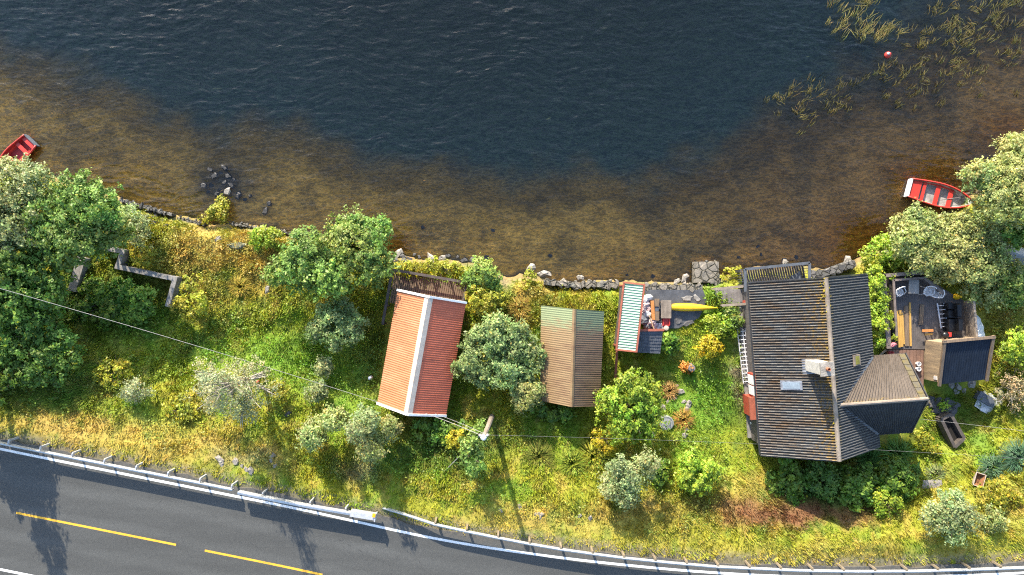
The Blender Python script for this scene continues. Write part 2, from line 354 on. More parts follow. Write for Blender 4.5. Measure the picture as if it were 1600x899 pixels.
# ------------------------------------------------------------------ mesh building
class MB:
    def __init__(s): s.v = []; s.f = []; s.uv = None
    def add(s, vs, fs):
        o = len(s.v); s.v += [tuple(v) for v in vs]; s.f += [tuple(i + o for i in f) for f in fs]; return s
    def hexa(s, b, t):                                       # 4 bottom corners, 4 top corners
        return s.add(list(b) + list(t), [(3, 2, 1, 0), (4, 5, 6, 7), (0, 1, 5, 4), (1, 2, 6, 5), (2, 3, 7, 6), (3, 0, 4, 7)])
    def prism(s, poly, z0, z1):
        n = len(poly)
        vs = [(p[0], p[1], z0 if not callable(z0) else z0(p[0], p[1])) for p in poly] + [(p[0], p[1], z1) for p in poly]
        return s.add(vs, [tuple(range(n - 1, -1, -1)), tuple(range(n, 2 * n))] + [(i, (i + 1) % n, n + (i + 1) % n, n + i) for i in range(n)])
    def box(s, c, sz, rz=0.0, tilt=None):
        m = Matrix.Rotation(rz, 3, 'Z')
        if tilt: m = m @ Matrix.Rotation(tilt[0], 3, tilt[1])
        c = Vector(c); h = [Vector((sx * sz[0] / 2, sy * sz[1] / 2, sgz * sz[2] / 2)) for sgz in (-1, 1) for sx, sy in ((-1, -1), (1, -1), (1, 1), (-1, 1))]
        q = [c + m @ p for p in h]
        return s.hexa(q[:4], q[4:])
    def bar(s, a, b, w, h):                                  # box beam from a to b, width w sideways, height h upwards
        a = Vector(a); b = Vector(b); d = (b - a).normalized()
        sd = d.cross(Vector((0, 0, 1)))
        sd = sd.normalized() if sd.length > 1e-4 else Vector((1, 0, 0))
        up = sd.cross(d).normalized()
        q = [p + sd * (i * w / 2) + up * (j * h / 2) for p in (a, b) for i, j in ((-1, -1), (1, -1), (1, 1), (-1, 1))]
        return s.hexa(q[:4], q[4:])
    def tube(s, pts, rad, n=6, cap=True):
        pts = [Vector(p) for p in pts]; o = len(s.v); m = len(pts)
        if not hasattr(rad, '__len__'): rad = [rad] * m
        for i, p in enumerate(pts):
            d = (pts[min(i + 1, m - 1)] - pts[max(i - 1, 0)]).normalized()
            u = d.cross(Vector((0, 0, 1)) if abs(d.z) < .9 else Vector((1, 0, 0))).normalized(); w = d.cross(u)
            for k in range(n):
                a = 2 * math.pi * k / n
                s.v.append(tuple(p + (u * math.cos(a) + w * math.sin(a)) * rad[i]))
        for i in range(m - 1):
            for k in range(n):
                s.f.append((o + i * n + k, o + i * n + (k + 1) % n, o + (i + 1) * n + (k + 1) % n, o + (i + 1) * n + k))
        if cap:
            s.f.append(tuple(o + k for k in range(n - 1, -1, -1))); s.f.append(tuple(o + (m - 1) * n + k for k in range(n)))
        return s
    def blob(s, c, r, seed=0, n=10, m=7, jit=.18, flat=None):  # irregular lump: stones, sacks
        rs = np.random.default_rng(seed); o = len(s.v); r = r if hasattr(r, '__len__') else (r, r, r)
        ph = rs.uniform(0, 6.28, 6); rot = rs.uniform(0, 6.28)
        for i in range(m + 1):
            th = math.pi * i / m
            for k in range(n):
                a = 2 * math.pi * k / n
                j = 1 + jit * (math.sin(2 * a + ph[0]) * math.sin(th) + .6 * math.sin(3 * a + ph[1] + 2 * th) + .6 * math.sin(3 * th + ph[2])) + jit * .5 * rs.normal() * (0 < i < m)
                x, y, z = math.sin(th) * math.cos(a) * r[0] * j, math.sin(th) * math.sin(a) * r[1] * j, math.cos(th) * r[2] * j
                if flat is not None: z = min(z, flat * r[2])
                s.v.append((c[0] + x * math.cos(rot) - y * math.sin(rot), c[1] + x * math.sin(rot) + y * math.cos(rot), c[2] + z))
        for i in range(m):
            for k in range(n):
                s.f.append((o + i * n + k, o + (i + 1) * n + k, o + (i + 1) * n + (k + 1) % n, o + i * n + (k + 1) % n))
        return s
    def lathe(s, c, prof, n=16):
        o = len(s.v); m = len(prof)
        for r, z in prof:
            for k in range(n):
                a = 2 * math.pi * k / n; s.v.append((c[0] + r * math.cos(a), c[1] + r * math.sin(a), c[2] + z))
        for i in range(m - 1):
            for k in range(n): s.f.append((o + i * n + k, o + i * n + (k + 1) % n, o + (i + 1) * n + (k + 1) % n, o + (i + 1) * n + k))
        s.f.append(tuple(o + k for k in range(n - 1, -1, -1))); s.f.append(tuple(o + (m - 1) * n + k for k in range(n)))
        return s
    def build(s, name, mat, parent=None, origin=None, smooth=False):
        org = Vector(origin) if origin is not None else (world_of(parent) if parent else Vector((0, 0, 0)))
        me = bpy.data.meshes.new(name)
        me.from_pydata([(v[0] - org.x, v[1] - org.y, v[2] - org.z) for v in s.v], [], s.f)
        if smooth: me.polygons.foreach_set('use_smooth', [True] * len(me.polygons))
        if s.uv is not None:
            at = me.attributes.new('puv', 'FLOAT_VECTOR', 'POINT'); at.data.foreach_set('vector', np.array(s.uv, np.float32).ravel())
        me.materials.append(M[mat] if isinstance(mat, str) else mat)
        o = bpy.data.objects.new(name, me); COL.objects.link(o)
        if parent: o.parent = parent; o.location = org - world_of(parent)
        else: o.location = org
        return o
def world_of(o):
    v = Vector((0, 0, 0))
    while o: v = v + o.location; o = o.parent
    return v
def tag(o, label, cat, group=None, kind=None):
    o['label'] = label; o['category'] = cat
    if group: o['group'] = group
    if kind: o['kind'] = kind
    return o
def thing(name, label, cat, loc, group=None):
    o = bpy.data.objects.new(name, None); o.empty_display_size = .2; COL.objects.link(o); o.location = Vector(loc)
    return tag(o, label, cat, group)
def npmesh(name, q, cols, mat, parent=None, origin=(0, 0, 0), smooth=False):
    """q: (n,4,3) quads, cols: (n,3)"""
    n = len(q); org = np.array(origin, float)
    me = bpy.data.meshes.new(name)
    me.vertices.add(n * 4); me.loops.add(n * 4); me.polygons.add(n)
    me.vertices.foreach_set('co', (q - org).astype(np.float32).ravel())
    me.loops.foreach_set('vertex_index', np.arange(n * 4, dtype=np.int32))
    me.polygons.foreach_set('loop_start', np.arange(0, n * 4, 4, dtype=np.int32))
    me.update(calc_edges=True)
    ca = me.color_attributes.new('Col', 'FLOAT_COLOR', 'POINT')
    c4 = np.ones((n, 4, 4), np.float32); c4[:, :, :3] = cols[:, None, :]
    ca.data.foreach_set('color', c4.ravel())
    me.materials.append(M[mat])
    o = bpy.data.objects.new(name, me); COL.objects.link(o)
    if parent: o.parent = parent; o.location = Vector(origin) - world_of(parent)
    else: o.location = Vector(origin)
    return o
def sheet(name, A, B, C, D, nc, amp, mat, parent, course=0, cstep=.03, thick=.05, ns=6, sharp=1.0):
    """roof slope: ridge edge A->B, eave edge D->C; nc ridges run down the slope; course > 0 adds overlapping tile courses"""
    A, B, C, D = map(Vector, (A, B, C, D))
    nrm = (B - A).cross(D - A).normalized()
    if nrm.z < 0: nrm = -nrm
    U = nc * ns; V = max(2, course * 2) if course else 3
    mb = MB(); uv = []; lu = (B - A).length; lv = (D - A).length
    vs = []
    if course:
        for k in range(course): vs += [(k / course, 1.0, k), ((k + .98) / course, 0.0, k)]
    else: vs = [(k / 3, 0, 0) for k in range(4)]
    for (v, st, ci) in vs:
        for i in range(U + 1):
            u = i / U
            p = (A.lerp(B, u)).lerp(D.lerp(C, u), v)
            c = math.cos(2 * math.pi * u * nc); c = math.copysign(abs(c) ** sharp, c)
            jit = (((ci * 7919 + int(u * nc) * 104729) % 97) / 97 - .5) * .012 if course else 0
            hgtv = amp * (c + 1) * .5 + cstep * (1 - st) * (1 if course else 0) + jit
            mb.v.append(tuple(p + nrm * hgtv)); uv.append((u * lu, v * lv, 0))
    W1 = U + 1; nv = len(vs)
    for j in range(nv - 1):
        for i in range(U): mb.f.append((j * W1 + i, j * W1 + i + 1, (j + 1) * W1 + i + 1, (j + 1) * W1 + i))
    o = len(mb.v)
    for p in (A, B, C, D): mb.v.append(tuple(p - nrm * thick)); uv.append((0, 0, 0))
    mb.f += [(o, o + 1, o + 2, o + 3)]
    mb.f.append(tuple([o + 1, o] + list(range(0, W1))))
    mb.f.append(tuple([o + 3, o + 2] + [(nv - 1) * W1 + i for i in range(U, -1, -1)]))
    mb.f.append(tuple([o, o + 3] + [j * W1 for j in range(nv - 1, -1, -1)]))
    mb.f.append(tuple([o + 2, o + 1] + [j * W1 + U for j in range(nv)]))
    mb.uv = uv
    return mb.build('roof', mat, parent)

# ------------------------------------------------------------------ world, sun, camera
w = bpy.data.worlds.new('World'); S.world = w; w.use_nodes = True
nt = w.node_tree; sky = nt.nodes.new('ShaderNodeTexSky'); sky.sky_type = 'NISHITA'; sky.sun_disc = False
az = math.atan2(-SH.x, -SH.y)              # compass direction towards the sun, clockwise from +Y
sky.sun_elevation = SUN_EL; sky.sun_rotation = az
bg = nt.nodes['Background']; bg.inputs[1].default_value = .15; nt.links.new(sky.outputs[0], bg.inputs[0])
ld = bpy.data.lights.new('sun', 'SUN'); ld.energy = 3.9; ld.angle = R(.5); ld.color = (1, .89, .72)
lo = bpy.data.objects.new('sun', ld); COL.objects.link(lo)
dv = Vector((SH.x * math.cos(SUN_EL), SH.y * math.cos(SUN_EL), -math.sin(SUN_EL)))
lo.rotation_euler = dv.to_track_quat('-Z', 'Y').to_euler(); lo.location = (0, 20, 40)
cd = bpy.data.cameras.new('camera'); cd.lens = 24; cd.sensor_width = 36; cd.clip_end = 3000
cam = bpy.data.objects.new('camera', cd); COL.objects.link(cam); cam.location = (0, 0, CAMH); S.camera = cam
S.view_settings.view_transform = 'Standard'; S.view_settings.look = 'None'; S.view_settings.exposure = 1.76; S.view_settings.gamma = 1
S.render.engine = 'CYCLES'; S.cycles.filter_width = 1.15; S.cycles.use_denoising = False; S.cycles.max_bounces = 8; S.cycles.transparent_max_bounces = 8
S.cycles.diffuse_bounces = 3; S.cycles.glossy_bounces = 2; S.cycles.transmission_bounces = 4; S.cycles.sample_clamp_indirect = 4

# ------------------------------------------------------------------ ground colours
YG, DRY, GRN, DRK, RUS, SOIL = np.array([[.245, .265, .02], [.42, .29, .075], [.13, .255, .022], [.06, .125, .018], [.17, .075, .038], [.22, .175, .12]])
BLOBS = [(330, 385, 80, 35, DRY, .8), (430, 400, 45, 50, DRY, .7), (330, 440, 110, 40, DRY, .45), (150, 470, 130, 55, DRK, .8), (60, 590, 110, 60, DRK, .8),
         (240, 540, 90, 50, GRN, .5), (480, 560, 110, 70, GRN, .85), (590, 580, 40, 80, DRK, .6), (740, 690, 90, 40, DRK, .7), (640, 715, 90, 26, DRK, .6),
         (130, 665, 170, 22, DRY, .85), (250, 700, 200, 22, DRY, .6), (1110, 630, 90, 80, GRN, .95), (1125, 500, 45, 50, GRN, .95), (820, 460, 40, 40, DRY, .75),
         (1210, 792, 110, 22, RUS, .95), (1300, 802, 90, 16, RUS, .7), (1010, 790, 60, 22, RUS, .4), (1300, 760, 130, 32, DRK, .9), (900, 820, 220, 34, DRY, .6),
         (1480, 700, 80, 45, GRN, .45), (1500, 640, 70, 40, DRK, .55), (1180, 760, 50, 25, DRY, .5), (380, 720, 60, 16, SOIL, .5), (1250, 865, 320, 22, DRY, .5),
         (560, 745, 35, 22, SOIL, .6), (740, 450, 40, 40, GRN, .5), (900, 560, 40, 60, DRK, .3), (1560, 470, 60, 90, DRY, .35), (1570, 790, 60, 40, DRY, .5), (1160, 560, 12, 90, SOIL, .9),
         (230, 650, 60, 25, GRN, .5), (1060, 850, 200, 25, YG, .5), (690, 440, 50, 20, GRN, .6), (786, 430, 20, 14, SOIL, .95), (1240, 800, 130, 26, RUS, .75), (560, 640, 60, 30, GRN, .5), (350, 560, 70, 30, GRN, .5), (880, 700, 60, 40, GRN, .4), (660, 700, 40, 20, DRK, .4), (1140, 700, 40, 40, YG, .6)]
def regcol(x, y):
    z = np.maximum(hgt(x, y), LAKE); k = F / (CAMH - z)
    px = 800 + x * k; py = 449.5 - y * k
    wx = px + (fbm(x * .9, y * .9, 31) - .5) * 60; wy = py + (fbm(x * .9, y * .9, 41) - .5) * 45
    c = np.repeat(YG[None], len(x), 0)
    n1 = fbm(x * .55, y * .55, 51); n2 = fbm(x * 1.7, y * 1.7, 61)
    mx = sstep(.52, .66, n1)[:, None]; c = c * (1 - mx * .6) + GRN * mx * .6
    mx = sstep(.55, .68, n2)[:, None]; c = c * (1 - mx * .45) + DRY * mx * .45
    for bx, by, rx, ry, cc, wt in BLOBS:
        g = np.exp(-(((wx - bx) / rx) ** 2 + ((wy - by) / ry) ** 2) ** 1.5)[:, None] * wt
        c = c * (1 - g) + cc * g
    mx = (sstep(.60, .72, fbm(x * 1.2, y * 1.2, 71)) * .5)[:, None]; c = c * (1 - mx) + DRK * 1.4 * mx
    return c

# ------------------------------------------------------------------ ground sheet
def graded(lo, hi, a, b, step):
    out = list(np.arange(a, b + 1e-6, step)); s = step; v = out[-1]
    while v < hi: s *= 1.18; v += s; out.append(v)
    s = step; v = out[0]; pre = []
    while v > lo: s *= 1.18; v -= s; pre.append(v)
    return np.array(pre[::-1] + out)
gx = graded(-700, 700, -38, 38, .22); gy = graded(-300, 700, -22, 22, .22)
X, Y = np.meshgrid(gx, gy); xf, yf = X.ravel(), Y.ravel()
Z = hgt(xf, yf)
me = bpy.data.meshes.new('ground')
nx, ny = len(gx), len(gy)
me.vertices.add(nx * ny); me.vertices.foreach_set('co', np.stack([xf, yf, Z], 1).astype(np.float32).ravel())
idx = np.arange(nx * ny).reshape(ny, nx)
quads = np.stack([idx[:-1, :-1], idx[:-1, 1:], idx[1:, 1:], idx[1:, :-1]], -1).reshape(-1, 4)
me.loops.add(len(quads) * 4); me.polygons.add(len(quads))
me.loops.foreach_set('vertex_index', quads.astype(np.int32).ravel()); me.polygons.foreach_set('loop_start', np.arange(0, len(quads) * 4, 4, dtype=np.int32))
me.update(calc_edges=True); me.polygons.foreach_set('use_smooth', np.ones(len(quads), bool))
gc = regcol(xf, yf) * .78 + SOIL * .06
uw = shore(xf) + (fbm(xf * 1.1, yf * 0 + 3.3, 5) - .5) * .7 - yf      # > 0 inland
dep = LAKE - Z
kz = F / (CAMH - LAKE); ppx = 800 + xf * kz; ppy = 449.5 - yf * kz
rt_ = sstep(850, 1250, ppx)[:, None]
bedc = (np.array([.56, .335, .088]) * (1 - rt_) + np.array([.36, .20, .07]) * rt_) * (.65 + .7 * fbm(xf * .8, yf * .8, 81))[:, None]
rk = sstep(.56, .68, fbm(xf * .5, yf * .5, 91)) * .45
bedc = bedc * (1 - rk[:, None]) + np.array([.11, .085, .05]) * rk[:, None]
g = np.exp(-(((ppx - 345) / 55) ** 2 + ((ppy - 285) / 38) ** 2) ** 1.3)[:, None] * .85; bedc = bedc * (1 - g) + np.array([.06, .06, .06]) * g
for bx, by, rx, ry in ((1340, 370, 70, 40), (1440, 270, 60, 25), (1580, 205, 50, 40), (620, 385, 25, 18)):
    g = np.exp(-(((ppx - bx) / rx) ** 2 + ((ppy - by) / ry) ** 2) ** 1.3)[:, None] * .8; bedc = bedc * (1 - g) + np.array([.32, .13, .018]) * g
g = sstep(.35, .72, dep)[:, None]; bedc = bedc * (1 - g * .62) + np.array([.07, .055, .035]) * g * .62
g = sstep(.75, 1.7, dep + (fbm(xf * .6, yf * .6, 17) - .5) * .6)[:, None]; bedc = bedc * (1 - g) + np.array([.058, .098, .096]) * g  # depth darkening and blue of deep water painted into the bed colour
land = sstep(-.15, .25, uw + (fbm(xf * 2, yf * 2, 99) - .5) * .5)[:, None]
bank = np.array([.13, .105, .065])
bk = (sstep(-.3, .0, uw) * (1 - sstep(.25, .7, uw)))[:, None]
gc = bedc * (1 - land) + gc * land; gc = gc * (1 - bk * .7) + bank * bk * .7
vr = road(xf) + 1.15 - yf
g = (sstep(-.35, .25, vr) * .8)[:, None]; gc = gc * (1 - g) + np.array([.15, .13, .105]) * g
g = sstep(10.0, 12.5, vr)[:, None]; gc = gc * (1 - g) + np.array([.06, .085, .02]) * g
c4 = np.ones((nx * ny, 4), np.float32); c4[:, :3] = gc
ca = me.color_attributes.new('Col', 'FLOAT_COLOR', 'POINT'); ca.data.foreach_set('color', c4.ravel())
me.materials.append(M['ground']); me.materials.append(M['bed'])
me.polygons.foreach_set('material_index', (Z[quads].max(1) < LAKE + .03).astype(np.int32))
go = bpy.data.objects.new('ground', me); COL.objects.link(go); go['kind'] = 'structure'

# ------------------------------------------------------------------ water
mb = MB(); mb.hexa([(-690, -40, -9.6), (690, -40, -9.6), (690, 690, -9.6), (-690, 690, -9.6)], [(-690, -40, LAKE), (690, -40, LAKE), (690, 690, LAKE), (-690, 690, LAKE)])
wo = mb.build('lake_water', 'water'); wo['kind'] = 'structure'

# ------------------------------------------------------------------ road
def strip(name, x0, x1, o0, o1, dz, mat, step=.5, skirt=0.0, wob=0.0):
    xs = np.arange(x0, x1 + 1e-6, step); c = np.stack([xs, road(xs)], 1)
    t = np.gradient(c, axis=0); t /= np.linalg.norm(t, axis=1)[:, None]; nn = np.stack([-t[:, 1], t[:, 0]], 1)
    a = c + nn * (o0 + (fbm(xs * 1.3, xs * 0, 3)[:, None] - .5) * wob); b = c + nn * o1; mb = MB()
    n = len(xs); z = ROADZ + dz
    mb.v = [(p[0], p[1], z) for p in a] + [(p[0], p[1], z) for p in b]
    mb.f = [(i, n + i, n + i + 1, i + 1) for i in range(n - 1)]
    mb.uv = [(p[0], o0, 0) for p in a] + [(p[0], o1, 0) for p in b]
    if skirt:
        mb.v += [(p[0], p[1], z - skirt) for p in a]; mb.uv += [(p[0], o0, 0) for p in a]
        mb.f += [(i, i + 1, 2 * n + i + 1, 2 * n + i) for i in range(n - 1)]
    o = mb.build(name, mat); o['kind'] = 'structure'; return o
strip('road', -200, 200, .62, -8.1, 0, 'asphalt', .5, .15, .35)
strip('edge_line', -200, 200, .075, -.075, .004, 'line_white')
def offs(px, py):
    x, y = W(px, py, ROADZ); s = (road(x + .5) - road(x - .5)); return x, (y - road(x)) / math.sqrt(1 + s * s)
for (a, b) in (((25, 800), (277, 851)), ((320, 859), (505, 899)), ((-330, 728), (-25, 790)), ((548, 908), (780, 950))):
    xa, oa = offs(*a); xb, ob = offs(*b); om = -3.62
    xa, xb = (q_ - om * float(road(q_ + .5) - road(q_ - .5)) * -1 / math.hypot(1, float(road(q_ + .5) - road(q_ - .5))) for q_ in (xa, xb))
    strip('centre_line', xa, xb, om + .065, om - .065, .004, 'line_yellow', .25)
strip('outer_edge_line', -200, 200, -7.13, -7.28, .004, 'line_white')
def railpath(px0, px1, off, step=.5):
    x0 = W(px0, 0, ROADZ)[0]; x1 = W(px1, 0, ROADZ)[0]; xs = np.arange(x0, x1, step); out = []
    for x in xs:
        s = float(road(x + .4) - road(x - .4)) / .8; nl = math.sqrt(1 + s * s)
        out.append((x - s / nl * off, float(road(x)) + off / nl))
    return out
def wbeam(mb, path, z0=.45, z1=.76, dep=.075, zs=None):
    """W-shaped steel rail along a path of (x, y)"""
    prof = [(0, 0), (1, .12), (1, .34), (.15, .5), (1, .66), (1, .88), (0, 1), (-.35, 1), (-.35, 0)]
    n = len(path); m = len(prof); o = len(mb.v)
    for i, (x, y) in enumerate(path):
        a = Vector(path[max(i - 1, 0)]); b = Vector(path[min(i + 1, n - 1)]); t = (b - a).normalized(); nn = Vector((t.y, -t.x))
        zz = ROADZ + (zs[i] if zs else 0)
        for (u, v) in prof: mb.v.append((x + nn.x * u * dep, y + nn.y * u * dep, zz + z0 + (z1 - z0) * v))
    for i in range(n - 1):
        for k in range(m): mb.f.append((o + i * m + k, o + (i + 1) * m + k, o + (i + 1) * m + (k + 1) % m, o + i * m + (k + 1) % m))
    return mb

# left guardrail with its crash terminal
pth = railpath(-400, 374, .60)
gr = thing('guardrail', 'steel guardrail on metal posts by the left stretch of road, with a crash terminal', 'guardrail', (pth[40][0], pth[40][1], ROADZ), 'roadside guardrails')
wbeam(MB(), pth, dep=.07).build('rail_beam', 'galv', gr)
px = 22.0
for i in range(-8, 8):
    p = railpath(22 + i * 49.0, 22 + i * 49.0 + 14, .60)
    (x, y) = p[0]; x2, y2 = p[0][0] + .06, p[0][1] + .26
    mb = MB(); mb.box((x2, y2, ROADZ + .26), (.07, .12, .86), R(-12)); mb.bar((x, y, ROADZ + .62), (x2, y2, ROADZ + .66), .06, .14)
    mb.build('post', 'galv', gr)
tp = [W(372 + (576 - 372) * t, 769 + (806.5 - 769) * t + 1.5 * math.sin(t * 3.1), ROADZ + .7) for t in np.linspace(0, 1, 12)]
wbeam(MB(), tp, .42, .80, .12).build('terminal_rail', 'galv', gr)
e = Vector(tp[-1]); d2 = (Vector(tp[-1]) - Vector(tp[-2])).normalized()
mb = MB(); mb.box((e.x - .35 * d2.x, e.y - .35 * d2.y, ROADZ + .60), (1.5, .34, .44), math.atan2(d2.y, d2.x)); mb.build('terminal_sleeve', 'galv', gr)
mb = MB(); mb.box((e.x + .42 * d2.x, e.y + .42 * d2.y, ROADZ + .62), (.06, .46, .52), math.atan2(d2.y, d2.x)); mb.build('impact_head', 'galv', gr)
mb = MB(); mb.box((e.x + .36 * d2.x, e.y + .36 * d2.y + .16, ROADZ + .90), (.18, .22, .05), math.atan2(d2.y, d2.x)); mb.build('yellow_marker', 'reflector', gr)
for t in (.25, .6, .9):
    q = Vector(tp[int(t * 11)]); mb = MB(); mb.box((q.x + .04, q.y + .22, ROADZ + .26), (.08, .10, .86)); mb.build('post', 'galv', gr)
# right guardrail, dipping into the verge at its start
rp = [(598, 794), (625, 802), (655, 812), (679, 820), (728, 831), (777, 841), (826, 850.5), (875, 859), (924, 866), (973, 872.5), (1046, 880), (1120, 886.5), (1250, 892.5), (1340, 894), (1430, 893.5), (1520, 891), (1600, 888), (1800, 874), (2000, 855)]
zz = [-.75, -.35, -.1, 0] + [0] * 30
wp = []; zs = []
for i in range(len(rp) - 1):
    for t in np.linspace(0, 1, 6, endpoint=False):
        q0, q1 = rp[i], rp[i + 1]; zz_t = zz[i] * (1 - t) + zz[i + 1] * t
        wp.append(W(q0[0] + (q1[0] - q0[0]) * t, q0[1] + (q1[1] - q0[1]) * t, ROADZ + .7 + zz_t)); zs.append(zz_t)
g2 = thing('guardrail', 'steel guardrail on timber posts by the right stretch of road, end in the grass', 'guardrail', (wp[40][0], wp[40][1], ROADZ), 'roadside guardrails')
wbeam(MB(), wp, dep=.06, zs=zs).build('rail_beam', 'galv', g2)
pxv = 679.0
while pxv < 1990:
    py = np.interp(pxv, [a for a, b in rp], [b for a, b in rp]); x, y = W(pxv, py, ROADZ + .7)
    mb = MB(); mb.box((x + .03, y + .13, ROADZ + .22), (.11, .11, .92), R(-10)); mb.build('post', 'rail_post', g2); pxv += 49.2

# ------------------------------------------------------------------ buildings
def gable_house(name, label, cat, TL, TR, BL, BR, RT, RB, ze, zr, zbase, wallmat, inset=.28):
    """corner points are world (x, y): top/bottom eave corners and the ridge ends"""
    c = Vector(((TL[0] + BR[0]) / 2, (TL[1] + BR[1]) / 2, zbase))
    t = thing(name, label, cat, c)
    cx, cy = (RT[0] + RB[0]) / 2, (RT[1] + RB[1]) / 2
    sh = lambda p, k: (cx + (p[0] - cx) * k, cy + (p[1] - cy) * k)
    def ins(p, q, u):  # inset of a corner towards the house middle in metres
        v = Vector((cx - p[0], cy - p[1])); return (p[0] + v.x / v.length * u, p[1] + v.y / v.length * u)
    a, b, c2, d = (ins(p, None, inset * 1.4) for p in (TL, TR, BR, BL))
    rt = ((a[0] + b[0]) / 2, (a[1] + b[1]) / 2); rb = ((c2[0] + d[0]) / 2, (c2[1] + d[1]) / 2)
    zew = ze - .06; zrw = zr - .14
    v = [(p[0], p[1], zbase - .4) for p in (a, b, c2, d)] + [(p[0], p[1], zew + (zr - ze) * .12) for p in (a, b, c2, d)] + [(rt[0], rt[1], zrw), (rb[0], rb[1], zrw)]
    MB().add(v, [(3, 2, 1, 0), (0, 1, 5, 8, 4), (1, 2, 6, 5), (2, 3, 7, 9, 6), (3, 0, 4, 7), (4, 8, 9, 7), (8, 5, 6, 9)]).build('wall', wallmat, t)
    return t

# red boathouse
ze, zr = 2.6, 4.3
TL, TR, BL, BR = W(621.3, 454.5, ze), W(728, 474.5, ze), W(590, 629, ze), W(697, 648.5, ze)
RT, RB = ((TL[0] + TR[0]) / 2, (TL[1] + TR[1]) / 2), ((BL[0] + BR[0]) / 2, (BL[1] + BR[1]) / 2)
V3 = lambda p, z: (p[0], p[1], z)
bh = gable_house('boathouse', 'long boathouse with bright orange red corrugated roof and a white ridge strip', 'boathouse', TL, TR, BL, BR, RT, RB, ze, zr, .0, 'red_boards')
sheet('roof', V3(RT, zr), V3(RB, zr), V3(BL, ze), V3(TL, ze), 52, .022, 'roof_red', bh)
sheet('roof', V3(RT, zr), V3(RB, zr), V3(BR, ze), V3(TR, ze), 52, .022, 'roof_red2', bh)
def lerp2(a, b, t): return (a[0] + (b[0] - a[0]) * t, a[1] + (b[1] - a[1]) * t)
dz = .055
mb = MB()
for e1, e2 in ((TL, BL), (TR, BR)):
    k = .12
    mb.hexa([V3(RT, zr - .02), V3(RB, zr - .02), V3(lerp2(RB, e2, k), zr - k * (zr - ze) - .02), V3(lerp2(RT, e1, k), zr - k * (zr - ze) - .02)],
            [V3(RT, zr + dz), V3(RB, zr + dz), V3(lerp2(RB, e2, k), zr - k * (zr - ze) + dz), V3(lerp2(RT, e1, k), zr - k * (zr - ze) + dz)])
rc = mb.build('ridge_cap', 'cream_metal', bh)
mb = MB(); ud = (Vector(RB) - Vector(RT)).normalized()
for (r_, e_), sgn in (((RT, TL), -1), ((RT, TR), -1), ((RB, BL), 1), ((RB, BR), 1)):
    o = ud * .05 * sgn; mb = MB()
    mb.bar((r_[0] + o.x, r_[1] + o.y, zr + .0), (e_[0] + o.x, e_[1] + o.y, ze + .0), .13, .20); mb.build('verge_board', 'white_paint', bh)
# boathouse balcony
za, zd = 1.15, .12
q = [W(613, 421.6, za), W(729, 441.6, za), W(725, 478, za), W(606, 508, za)]
bal = MB(); A0, A1 = Vector(W(613, 421.6, za)), Vector(W(729, 441.6, za)); dn = (Vector(RB) - Vector(RT)).normalized(); dr = (A1 - A0).normalized()
nb = 34
for i in range(nb):
    p = A0.lerp(A1, (i + .5) / nb); a = p + dn * .05; b = p + dn * 2.2
    bal.bar((a.x, a.y, zd), (b.x, b.y, zd), .112, .04)
bal.build('balcony_floor', 'brown_plank', bh)
mb = MB()
for t in (.2, 1.0, 1.8):
    a = A0 + dn * t; b = A1 + dn * t; mb.bar((a.x, a.y, zd - .09), (b.x, b.y, zd - .09), .08, .12)
for t in (.02, .35, .68, .98):
    p = A0.lerp(A1, t) + dn * .15; mb.bar((p.x, p.y, zd - .1), (p.x, p.y, -1.6), .14, .14)
mb.build('balcony_frame', 'dark_wood', bh)
rl = MB()
A3 = A0 + dn * 3.6
for a, b in ((A0, A1), (A1, A1 + dn * 1.3), (A0, A3)):
    rl.bar((a.x, a.y, za), (b.x, b.y, za), .17, .06); rl.bar((a.x, a.y, za - .45), (b.x, b.y, za - .45), .04, .1)
    n = max(2, int((b - a).length / 1.1))
    for i in range(n + 1):
        p = a.lerp(b, i / n); rl.bar((p.x, p.y, za - .03), (p.x, p.y, zd - .3), .09, .09)
rl.build('railing', 'dark_wood', bh)

# brown boathouse
ze, zr = 2.3, 3.6
TL, TR, BL, BR = W(845.5, 477.7, ze), W(944, 486.8, ze), W(843.5, 626, ze), W(937, 635, ze)
RT, RB = ((TL[0] + TR[0]) / 2, (TL[1] + TR[1]) / 2), ((BL[0] + BR[0]) / 2, (BL[1] + BR[1]) / 2)
b2 = gable_house('boathouse', 'small boathouse with rusty brown corrugated roof faded to green at its lake end', 'boathouse', TL, TR, BL, BR, RT, RB, ze, zr, .0, 'dark_wood', .2)
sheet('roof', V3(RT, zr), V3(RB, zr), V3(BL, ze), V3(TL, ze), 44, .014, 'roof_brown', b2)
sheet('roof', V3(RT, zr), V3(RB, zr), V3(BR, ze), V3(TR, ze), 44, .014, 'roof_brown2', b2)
mb = MB()
for e1, e2 in ((TL, BL), (TR, BR)):
    k = .06; mb.hexa([V3(RT, zr - .02), V3(RB, zr - .02), V3(lerp2(RB, e2, k), zr - k * (zr - ze) - .02), V3(lerp2(RT, e1, k), zr - k * (zr - ze) - .02)],
            [V3(RT, zr + .05), V3(RB, zr + .05), V3(lerp2(RB, e2, k), zr - k * (zr - ze) + .045), V3(lerp2(RT, e1, k), zr - k * (zr - ze) + .045)])
mb.uv = [(max(0, -v[1]), .3, 0) for v in mb.v]
mb.build('ridge_cap', 'roof_brown', b2)

